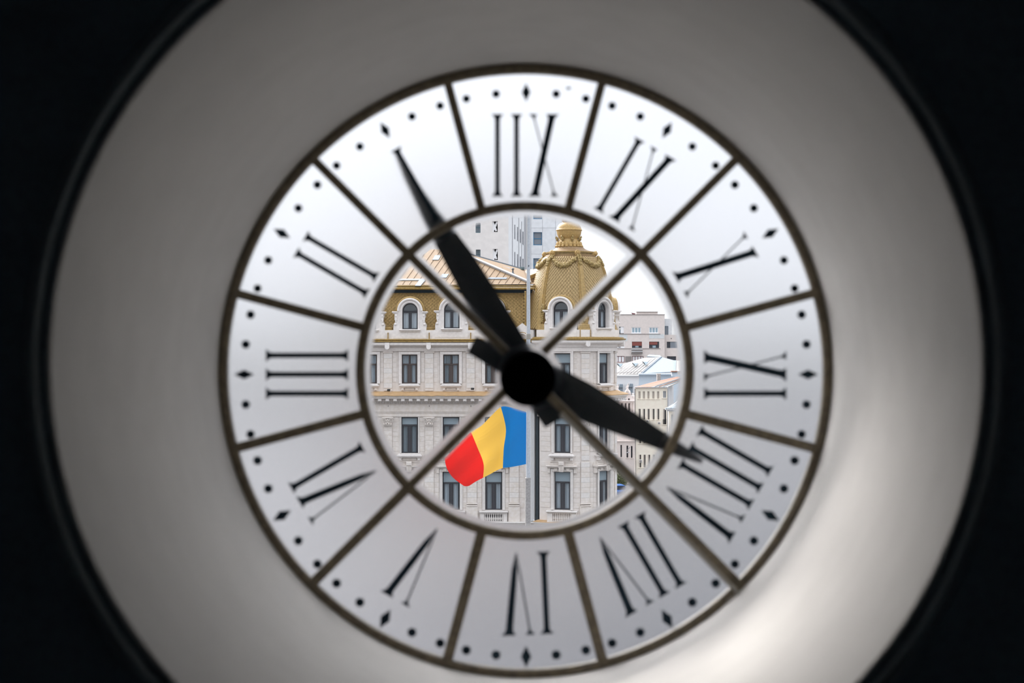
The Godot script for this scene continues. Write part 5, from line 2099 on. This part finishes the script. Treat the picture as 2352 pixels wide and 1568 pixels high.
func metal_roof_house() -> void:
	var d := 215.0
	var t := thing("metal_roof_house", "house with a big white and pale blue sheet metal roof below the grey flats", "building", base_at(1480, d))
	var b := mb()
	slab(b, [[1392, 862, d], [1475, 857, d], [1519, 819.5, d + 9], [1478, 822, d + 10], [1392, 846, d + 4]])
	put(b, "white_slope", M.metal_white, t)
	for i in 9:
		b = mb()
		var f := (i + 0.5) / 9.0
		b.bar(pt(lerpf(1400, 1475, f), lerpf(861, 857, f), d) + Vector3(0, 0.05, 0), pt(lerpf(1440, 1519, f), lerpf(832.5, 820, f), lerpf(d + 6.5, d + 9, f)) + Vector3(0, 0.05, 0), 0.05, 0.06, Vector3(0, 1, 0.4))
		put(b, "roof_seam", M.tower_line, t)
	b = mb()
	var s0 := pt(1475, 857, d)
	var sn := (pt(1549, 853, d) - s0).cross(pt(1519, 819.5, d + 9) - s0).normalized()
	var far := -hit(1551, 828, s0, sn).z
	slab(b, [[1475, 857, d], [1549, 853, d], [1551, 828, far], [1519, 819.5, d + 9]])
	put(b, "blue_slope", M.metal_blue, t)
	b = mb()
	slab(b, [[1486, 818, d + 10.5], [1519, 819.5, d + 9], [1516, 815.5, d + 12], [1490, 814, d + 12.5]])
	put(b, "roof_top", M.metal_blue, t)
	b = mb()
	slab(b, [[1549, 853, d], [1600, 850, d], [1600, 826, far], [1551, 828, far]])
	put(b, "far_slope", M.metal_white, t)
	b = mb()
	b.bar(pt(1475, 856.4, d - 0.1), pt(1519, 819, d + 8.9), 0.14, 0.14, Vector3(0, 1, 0.5))
	b.bar(pt(1549.5, 853, d - 0.1), pt(1551, 828, far - 0.1), 0.3, 0.14, Vector3(0, 1, 0.5))
	put(b, "hip_capping", M.metal_blue, t)
	b = mb()
	fbox(b, 1390, 860.6, 1468, 864, d - 0.5, 0.8, 0.06)
	put(b, "cornice", M.white_paint, t)
	b = mb()
	fbox(b, 1467, 857, 1552, 861, d - 0.6, 0.8, 0.06)
	put(b, "blue_cornice", M.shingle_blue, t)
	b = mb()
	solid(b, [[1390, 863], [1468.5, 863], [1465, 906], [1390, 906]], d, 0.8)
	fbox(b, 1390, 905, 1466, 1130, d, 0.8)
	put(b, "white_mansard", M.white_paint, t)
	b = mb()
	solid(b, [[1468.5, 860], [1570, 860], [1570, 930], [1465, 906]], d + 0.05, 0.8)
	put(b, "blue_mansard", M.shingle_blue, t)
	var g := 0
	b = mb()
	for i in 22:
		var f := i / 21.0
		b.lump(pt(lerpf(1414, 1476, f), lerpf(856.0, 853.0, f), d + 0.5), Vector3(0.05, 0.09, 0.05), 4, 5)
	var sg := put(b, "snow_guards", M.concrete_line, t)
	sg.set_meta("kind", "stuff")
	for q in [[1425.5, 890.0], [1448.5, 889.0]]:
		b = mb()
		fbox(b, q[0] - 5.5, q[1] - 8, q[0] + 5.5, q[1], d - 0.9, 0.9, 0.05)
		fbox(b, q[0] - 5, q[1], q[0] + 5, q[1] + 12, d - 0.6, 0.6, 0.03)
		var w := put(b, "roof_dormer", M.metal_blue, t)
		b = mb()
		fbox(b, q[0] - 3.5, q[1] - 0.4, q[0] + 4.5, q[1] + 3.0, d - 0.62, 0.1)
		put(b, "pane", M.grey_glass, w)
	for q in [[1424.0, 837.5, 4.5], [1459.0, 836.0, 4.5], [1482.5, 833.0, 5.0]]:
		b = mb()
		var c := pt(q[0], q[1], d + 5.0)
		slab(b, [[q[0] - 6, q[1] - 2.5, d + 4.2], [q[0] + 1, q[1] + 4.5, d + 3.6], [q[0] + 7, q[1] - 2.0, d + 4.6], [q[0] + 1, q[1] - 2.6, d + 4.8]], 0.15)
		var o := put(b, "roof_hatch", mat(c8(142, 160, 170), 0.4), t)
		b = mb()
		b.bar(pt(q[0] - 6, q[1] - 2.0, d + 4.0), pt(q[0] - 2.5, q[1] + 1.5, d + 3.7), 0.1, 0.3, Vector3(0, 0, 1))
		put(b, "hatch_edge", M.lamp_black, o)
	b = mb()
	fbox(b, 1509.5, 858.5, 1517.5, 874, d - 3.2, 1.0, 0.04)
	fbox(b, 1509.0, 857.6, 1518, 860, d - 3.1, 1.2, 0.04)
	put(b, "chimney", mottled(c8(172, 164, 160), 0.08, 0.5, 61), t)
	b = mb()
	solid(b, [[1543, 854], [1556, 852.5], [1558, 866], [1543.5, 864]], d - 2.5, 0.8)
	put(b, "far_dormer", M.shingle_blue, t)
	b = mb()
	fbox(b, 1542, 851.5, 1556, 854.5, d - 2.8, 1.2, 0.05)
	put(b, "far_dormer_roof", M.terracotta, t)


func cream_house() -> void:
	var d := 190.0
	var t := thing("cream_house", "cream plastered town house with rows of narrow windows and terracotta edged roof", "building", base_at(1495, d))
	var xs := [1468.7, 1478.8, 1489.3, 1500.6, 1511.6]
	var holes := []
	var list := []
	for i in 5:
		list.append([xs[i] - 2.6, 898.4, xs[i] + 2.6, 915.6, 0])
		list.append([xs[i] - 2.6, 938.7, xs[i] + 2.6, 963.5, 1])
		list.append([xs[i] - 2.6 + 1.0, 992.0, xs[i] + 2.6 + 1.0, 1018.0, 1])
		list.append([xs[i] - 2.6 + 1.4, 1044.0, xs[i] + 2.6 + 1.4, 1073.5, 1])
	list.append([1522.6, 897.5, 1530.0, 914.0, 2])
	list.append([1523.0, 939.2, 1530.0, 974.5, 3])
	list.append([1523.2, 994.0, 1530.2, 1012.0, 1])
	for w in list:
		holes.append([w[0], w[1], w[2], w[3]])
	var b := mb()
	holed(b, 1459.3, 888.8, 1533, 1092, d, 0.7, holes)
	fbox(b, 1459.3, 1092, 1533, 1264, d, 0.7)
	put(b, "front_wall", M.cream, t)
	b = mb()
	fbox(b, 1461, 891, 1531, 1230, d + 1.2, 0.4)
	put(b, "interior", M.inside, t)
	# gable side running back
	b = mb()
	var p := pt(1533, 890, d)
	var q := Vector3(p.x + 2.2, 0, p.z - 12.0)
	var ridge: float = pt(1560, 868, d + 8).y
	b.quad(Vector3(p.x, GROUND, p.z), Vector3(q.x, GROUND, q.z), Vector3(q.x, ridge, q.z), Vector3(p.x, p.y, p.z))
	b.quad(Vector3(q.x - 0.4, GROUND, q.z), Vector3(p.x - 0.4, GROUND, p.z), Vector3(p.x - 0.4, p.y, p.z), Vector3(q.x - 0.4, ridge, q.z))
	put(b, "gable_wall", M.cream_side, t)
	b = mb()
	fbox(b, 1458.4, 888.2, 1534.5, 890.6, d - 0.3, 0.5, 0.05)
	put(b, "eaves", M.white_paint, t)
	b = mb()
	slab(b, [[1458, 888.6, d - 0.3], [1495, 888.2, d - 0.3], [1566, 866.0, d + 9], [1556, 864.5, d + 9], [1500, 877.0, d + 6]])
	put(b, "tiled_verge", M.terracotta, t)
	b = mb()
	slab(b, [[1495, 888.2, d - 0.3], [1533, 888.0, d - 0.3], [1570, 872.0, d + 9], [1566, 866.0, d + 9]])
	put(b, "metal_slope", M.metal_white, t)
	for i in 3:
		b = mb()
		var f := (i + 1) / 4.0
		b.bar(pt(lerpf(1495, 1533, f), 888, d - 0.35), pt(lerpf(1566, 1570, f), lerpf(865.7, 871.7, f), d + 8.9), 0.06, 0.1, Vector3(0, 1, 0.4))
		put(b, "roof_seam", M.metal_blue if i != 1 else M.terracotta, t)
	var k := 0
	for w in list:
		if not in_view(w[0], w[1]):
			continue
		if w[4] == 0:
			var o := far_window(t, w[0], w[1], w[2], w[3], d, M.ac_white, mat(c8(186, 174, 164), 0.4), 2, 1, 0.5, true, 0.12, M.cream)
		elif w[4] == 2:
			far_window(t, w[0], w[1], w[2], w[3], d, M.white_paint, M.grey_glass, 2, 1, 1.2, true, 0.15, M.cream)
		else:
			var o := far_window(t, w[0], w[1], w[2], w[3], d, M.win_brown, M.dark_glass, 2, 1, 0.6, true, 0.25, M.cream)
			b = mb()
			fbox(b, w[0], w[1], lerpf(w[0], w[2], 0.5), w[3], d + 0.05, 0.1)
			put(b, "shutter", mat(c8(186, 176, 166), 0.8), o)
			if w[4] == 3:
				b = mb()
				for i in 7:
					fbox(b, w[0] + i * 1.1, 963.5, w[0] + i * 1.1 + 0.45, 974, d - 0.1, 0.05)
				fbox(b, w[0] - 0.4, 963, w[2] + 0.4, 963.9, d - 0.1, 0.06)
				put(b, "railing", M.lamp_black, o)
	aircon(1487.5, 967.0, d - 0.55, 7.0, 5.0, "air conditioner under the third window of the cream house's long row")
	aircon(1514.5, 971.5, d - 0.55, 7.0, 5.5, "air conditioner under the fifth window of the cream house")
	aircon(1472.0, 1058.5, d - 0.55, 6.5, 6.5, "air conditioner on the cream house far below the hour hand")
	b = mb()
	b.tube([pt(1534.2, 892, d - 0.2), pt(1534.2, 960, d - 0.2), pt(1534.2, 1100, d - 0.2)], 0.07, 8)
	put(b, "downpipe", M.tower_line, t)
	b = mb()
	b.tube([pt(1458.6, 892, d - 0.1), pt(1458.6, 960, d - 0.1), pt(1460, 1100, d - 0.1)], 0.06, 8)
	put(b, "downpipe", M.concrete_line, t)


func ornate_house() -> void:
	var d := 200.0
	var t := thing("ornate_house", "narrow ornate pinkish town house with roof statues between the tower and cream house", "building", base_at(1438, d))
	var b := mb()
	var wins := [[1425.2, 1021.5, 1428.8, 1050.0], [1439.0, 1023.0, 1443.0, 1051.0], [1449.2, 1024.0, 1453.0, 1051.5], [1427.0, 926.0, 1430.0, 944.0], [1435.5, 926.0, 1438.5, 944.0], [1443.5, 926.0, 1446.5, 944.0]]
	holed(b, 1404, 918, 1460, 1092, d, 0.6, wins)
	fbox(b, 1404, 1092, 1460, 1240, d, 0.6)
	put(b, "front_wall", M.pinkish, t)
	b = mb()
	fbox(b, 1405, 920, 1459, 1235, d + 0.9, 0.4)
	put(b, "interior", M.inside, t)
	for w in wins:
		far_window(t, w[0], w[1], w[2], w[3], d, M.win_brown, M.dark_glass, 1, 2, 0.5, true, 0.3, M.pinkish)
	b = mb()
	fbox(b, 1404, 919, 1461, 922, d - 0.7, 0.8, 0.06)
	fbox(b, 1404, 922, 1460, 925, d - 0.35, 0.5, 0.04)
	fbox(b, 1404, 946, 1460, 948.6, d - 0.8, 0.9, 0.05)
	fbox(b, 1404, 952, 1460, 954, d - 0.3, 0.4, 0.04)
	fbox(b, 1404, 1012, 1460, 1014, d - 0.3, 0.4, 0.04)
	put(b, "cornice", M.pinkish, t)
	for x in [1418.0, 1423.0, 1432.6, 1441.0, 1449.5, 1454.5]:
		b = mb()
		b.lathe([Vector2(0.13, ty2(946, d)), Vector2(0.13, ty2(944, d)), Vector2(0.09, ty2(943, d)), Vector2(0.08, ty2(928, d)), Vector2(0.14, ty2(925, d)), Vector2(0.14, ty2(924, d))], Vector3(pt(x, PY, d).x, 0, -d + 0.25), 8)
		put(b, "column", M.pinkish, t)
	# attic with a stepped pediment
	b = mb()
	solid(b, [[1408, 919.2], [1460, 919.2], [1460, 909], [1451, 909], [1448, 903], [1434, 903], [1430, 911], [1408, 914]], d - 0.2, 0.9)
	fbox(b, 1433.5, 902.2, 1449, 904.2, d - 0.5, 1.0, 0.05)
	fbox(b, 1434.5, 906.2, 1447.5, 907.6, d - 0.4, 0.4, 0.04)
	var att := put(b, "attic", M.pinkish, t)
	for x in [1436.0, 1444.6]:
		b = mb()
		fbox(b, x - 1.7, 914.8, x + 1.7, 919.2, d - 0.28, 0.15)
		put(b, "attic_opening", M.win_brown, att)
	for x in [1412.0, 1417.5, 1454.0]:
		b = mb()
		b.lathe([Vector2(0.18, ty2(913, d)), Vector2(0.22, ty2(909, d)), Vector2(0.08, ty2(907, d)), Vector2(0.16, ty2(905, d)), Vector2(0, ty2(902.5, d))], Vector3(pt(x, PY, d).x, 0, -d + 0.1), 8)
		put(b, "urn", M.pinkish, att)
	for q in [[1441.5, 903.0, 24.0], [1418.5, 903.0, 22.0]]:
		statue(t, q[0], q[1], q[2], d - 0.3)
	# glass lantern and street lamp bracket
	b = mb()
	b.tube([pt(1441, 1034, d - 0.3), pt(1443, 1031, d - 1.0), pt(1447, 1026.5, d - 1.6)], 0.05, 6)
	b.lump(pt(1442.5, 1038.5, d - 1.6), Vector3(0.16, 0.1, 0.16))
	b.bar(pt(1439, 1039.5, d - 1.6), pt(1446, 1039.5, d - 1.6), 0.3, 0.05, Vector3.UP)
	put(b, "wall_lantern", M.tower_line, t)


func ty2(py: float, d: float) -> float:
	return CAMY + (PY - py) * d / FP


# small carved figure on the attic, one body
func statue(parent: Node, px: float, py: float, h: float, d: float) -> void:
	var u := d / FP
	var o := pt(px, py, d)
	var b := mb()
	b.lathe([Vector2(0.2, 0), Vector2(0.2, 2.0 * u), Vector2(0.24, 2.2 * u), Vector2(0.2, h * 0.3 * u), Vector2(0.11, h * 0.5 * u), Vector2(0.14, h * 0.62 * u), Vector2(0.15, h * 0.7 * u), Vector2(0.05, h * 0.76 * u), Vector2(0.045, h * 0.79 * u)], o, 10, 0, TAU, true)
	b.lump(o + Vector3(0, h * 0.84 * u, 0), Vector3(0.075, 0.1, 0.085))
	b.tube([o + Vector3(-0.12, h * 0.69 * u, 0), o + Vector3(-0.24, h * 0.55 * u, 0.05), o + Vector3(-0.14, h * 0.45 * u, 0.12)], 0.05, 6)
	b.tube([o + Vector3(0.12, h * 0.69 * u, 0), o + Vector3(0.2, h * 0.82 * u, 0.04), o + Vector3(0.16, h * u, 0.04)], 0.045, 6)
	for s in [-1.0, 1.0]:
		b.lump(o + Vector3(s * 0.24, h * 0.12 * u, 0), Vector3(0.16, 0.28, 0.16))
	put(b, "statue", M.pinkish, parent)


func pale_house() -> void:
	var d := 175.0
	var t := thing("pale_house", "low cream house with a pale blue hipped metal roof beside the clock's inner ring", "building", base_at(1560, d))
	var b := mb()
	holed(b, 1536, 940, 1610, 1100, d, 0.6, [[1541.5, 951.5, 1546.8, 976.5], [1560.0, 951.5, 1566.0, 976.5]])
	fbox(b, 1536, 1100, 1610, 1290, d, 0.6)
	put(b, "front_wall", M.cream, t)
	b = mb()
	fbox(b, 1537, 942, 1609, 1285, d + 0.9, 0.4)
	put(b, "interior", M.inside, t)
	for x in [1541.5, 1560.0]:
		far_window(t, x, 951.5, x + 5.5, 976.5, d, M.white_paint, M.pale_glass, 2, 1, 0.9, true, 0.3, M.cream)
	b = mb()
	fbox(b, 1529, 936.8, 1612, 941.5, d - 0.6, 0.7, 0.1)
	fbox(b, 1532, 941.5, 1611, 944.5, d - 0.3, 0.4, 0.06)
	put(b, "cornice", M.white_paint, t)
	b = mb()
	slab(b, [[1528.5, 937, d - 0.6], [1612, 937, d - 0.6], [1612, 916, d + 5], [1556, 922, d + 5]])
	put(b, "hipped_roof", M.metal_blue, t)
	for i in 4:
		b = mb()
		b.bar(pt(1540 + i * 14, 936.5, d - 0.6), pt(1556 + i * 12, 921 - i * 1.2, d + 4.9), 0.05, 0.1, Vector3(0, 1, 0.4))
		put(b, "roof_seam", M.white_paint, t)
	b = mb()
	fbox(b, 1536, 977, 1610, 979, d - 0.12, 0.2, 0.03)
	put(b, "string_course", M.white_paint, t)


# ------------------------------------------------------------------ street
func build_street() -> void:
	var b := mb()
	b.box(Vector3(-400, GROUND - 0.6, -420), Vector3(400, GROUND, -6))
	struct(b, "road", M.asphalt, "grey city street far below the clock window")
	# tree at the corner
	var d := 190.0
	var at := Vector3(pt(1425, PY, d).x, GROUND, -d)
	var t := thing("street_tree", "dark green tree at the street corner low beside the tower wall", "tree", at)
	b = mb()
	b.tube([at, at + Vector3(0.05, 0.6, 0), at + Vector3(0, 1.6, 0.1)], 0.16, 8)
	put(b, "trunk", M.bark, t)
	b = mb()
	for i in 1600:
		var v := Vector3(rng.randfn(), rng.randfn(), rng.randfn()).normalized() * pow(rng.randf(), 0.4)
		var c := at + Vector3(0, 1.7, 0) + v * Vector3(1.1, 1.35, 1.1)
		var x := Vector3(rng.randfn(), rng.randfn(), rng.randfn()).normalized()
		var y := x.cross(Vector3(rng.randfn(), rng.randfn(), rng.randfn())).normalized()
		var s := rng.randf_range(0.07, 0.14)
		b.quad(c - x * s, c - y * s * 0.6, c + x * s, c + y * s * 0.6)
	var f := put(b, "foliage", M.leaf, t)
	f.set_meta("kind", "stuff")
	# parked car
	var cp := Vector3(pt(1421.0, PY, 184.5).x, GROUND, -184.5)
	var car := thing("car", "blue car parked in the street below the tree", "car", cp)
	b = mb(Transform3D(Basis(Vector3.UP, 0.2), cp))
	b.box(Vector3(-0.85, 0.3, -2.1), Vector3(0.85, 0.85, 2.1), 0.12)
	b.prism(PackedVector2Array([Vector2(-0.8, 0.85), Vector2(0.8, 0.85), Vector2(0.62, 1.42), Vector2(-0.62, 1.42)]), -1.3, 0.9)
	put(b, "body", M.car_blue, car)
	b = mb(Transform3D(Basis(Vector3.UP, 0.2), cp))
	b.prism(PackedVector2Array([Vector2(-0.7, 0.9), Vector2(0.7, 0.9), Vector2(0.56, 1.36), Vector2(-0.56, 1.36)]), 0.85, 0.92)
	put(b, "windscreen", M.dark_glass, car)
	for s in [[-1.0, 1.3], [1.0, 1.3], [-1.0, -1.3], [1.0, -1.3]]:
		b = mb(Transform3D(Basis(Vector3.UP, 0.2) * Basis(Vector3.FORWARD, PI / 2), cp + Basis(Vector3.UP, 0.2) * Vector3(s[0] * 0.75, 0.32, s[1])))
		b.lathe([Vector2(0, -0.1), Vector2(0.28, -0.1), Vector2(0.32, -0.06), Vector2(0.32, 0.06), Vector2(0.28, 0.1), Vector2(0, 0.1)], Vector3.ZERO, 16)
		put(b, "wheel", M.rubber, car)


# ------------------------------------------------------------------ flag and its pole
func build_flag() -> void:
	var d := 70.0
	var u := d / FP
	var foot := pt(1214, PY, d)
	foot.y = GROUND
	var t := thing("flagpole", "tall pale grey steel flagpole rising in front of the tower", "flagpole", foot)
	var b := mb()
	var x := pt(1213.4, PY, d).x
	var y := func(py: float) -> float: return CAMY + (PY - py) * u
	var c := Vector3(0, 0, 0)
	var at := func(px: float) -> Vector3: return Vector3(pt(px, PY, d).x, 0, -d)
	b.lathe([Vector2(6.2 * u, GROUND), Vector2(6.2 * u, y.call(1102)), Vector2(6.6 * u, y.call(1101)), Vector2(6.6 * u, y.call(1097)), Vector2(5.6 * u, y.call(1096))], at.call(1212.6), 24)
	put(b, "base_sleeve", mottled(c8(150, 148, 148), 0.08, 0.7, 71, 0.6), t)
	b = mb()
	b.lathe([Vector2(4.9 * u, y.call(1098)), Vector2(4.8 * u, y.call(777))], at.call(1213.6), 24)
	put(b, "lower_tube", M.pole, t)
	b = mb()
	b.lathe([Vector2(5.3 * u, y.call(779)), Vector2(5.3 * u, y.call(767)), Vector2(4.6 * u, y.call(766))], at.call(1213.6), 24)
	put(b, "joint_collar", M.conduit, t)
	b = mb()
	b.lathe([Vector2(4.3 * u, y.call(768)), Vector2(3.4 * u, y.call(420)), Vector2(0, y.call(418))], at.call(1213.8), 24)
	put(b, "upper_tube", M.pole, t)
	b = mb()
	b.box(Vector3(pt(1213.5, 0, d).x, y.call(612), -d + 3.6 * u), Vector3(pt(1215.5, 0, d).x, y.call(609), -d + 6 * u), 0.01)
	put(b, "cleat", M.lamp_black, t)
	b = mb()
	b.tube([Vector3(pt(1209.3, 0, d).x, y.call(1070), -d + 0.05), Vector3(pt(1209.6, 0, d).x, y.call(900), -d + 0.05), Vector3(pt(1210.4, 0, d).x, y.call(430), -d + 0.05)], 0.012, 6)
	put(b, "halyard", M.ac_white, t)
	# the flag: columns of pixels from the hoist to the fly, each from top to bottom
	var cols := [
		[[1208.8, 946], [1208.8, 985], [1208.6, 1025], [1208.3, 1065.5]],
		[[1190, 940], [1191, 983], [1190, 1027], [1189, 1069.5]],
		[[1170, 934.5], [1175, 983], [1172, 1030], [1171, 1072.5]],
		[[1150.5, 934.5], [1162.0, 984], [1157.0, 1030], [1155.0, 1074.5]],
		[[1128, 955], [1142, 1000], [1142, 1045], [1141, 1080]],
		[[1105, 978], [1118, 1015], [1124, 1055], [1126, 1088.5]],
		[[1082, 992], [1096, 1026], [1110.5, 1064], [1109.5, 1097]],
		[[1061, 1012], [1073, 1042], [1087, 1078], [1092, 1106]],
		[[1040, 1033], [1050, 1056], [1062, 1089], [1077, 1115.5]],
		[[1021, 1052], [1026, 1074], [1040, 1096], [1066, 1116]]]
	var nu := 54
	var nv := 20
	var sample := func(f: float, g: float) -> Vector3:
		var i := clampi(int(f * 9), 0, 8)
		var s := f * 9 - i
		var col := []
		for m in 4:
			var p0: Array = cols[maxi(i - 1, 0)][m]
			var p1: Array = cols[i][m]
			var p2: Array = cols[i + 1][m]
			var p3: Array = cols[mini(i + 2, 9)][m]
			col.append(Vector2(cubic_interpolate(p1[0], p2[0], p0[0], p3[0], s), cubic_interpolate(p1[1], p2[1], p0[1], p3[1], s)))
		var j := clampi(int(g * 3), 0, 2)
		var r := g * 3 - j
		var q: Vector2 = col[j].cubic_interpolate(col[j + 1], col[maxi(j - 1, 0)], col[mini(j + 2, 3)], r)
		var wave := 0.16 * sin(f * 9.0 + g * 1.2) * minf(1.0, f * 4.0) + 0.07 * sin(f * 16.0 - g * 3.0 + 0.5) * f + 0.05 * sin((q.x + q.y) * 0.09) * f
		return pt(q.x, q.y, d - 0.04 - f * 0.5 - wave)
	var o := thing("flag", "blue, yellow and red striped flag blowing to the left of the pole", "flag", pt(1209, 1006, d))
	var stripes := [["blue_stripe", c8(0, 122, 198)], ["yellow_stripe", c8(255, 202, 84)], ["red_stripe", c8(246, 36, 32)]]
	for k in 3:
		b = mb()
		for i in range(k * 18, (k + 1) * 18):
			for j in nv:
				var a: Vector3 = sample.call(float(i) / nu, float(j) / nv)
				var e: Vector3 = sample.call(float(i + 1) / nu, float(j) / nv)
				var g: Vector3 = sample.call(float(i + 1) / nu, float(j + 1) / nv)
				var h: Vector3 = sample.call(float(i) / nu, float(j + 1) / nv)
				b.quad(h, a, e, g)
				b.quad(a + Vector3(0, 0, -0.006), h + Vector3(0, 0, -0.006), g + Vector3(0, 0, -0.006), e + Vector3(0, 0, -0.006))
		var m := mat(stripes[k][1], 0.75)
		m.metallic_specular = 0.02
		m.backlight_enabled = true
		m.backlight = Color(0.35, 0.35, 0.35)
		put(b, stripes[k][0], m, o)
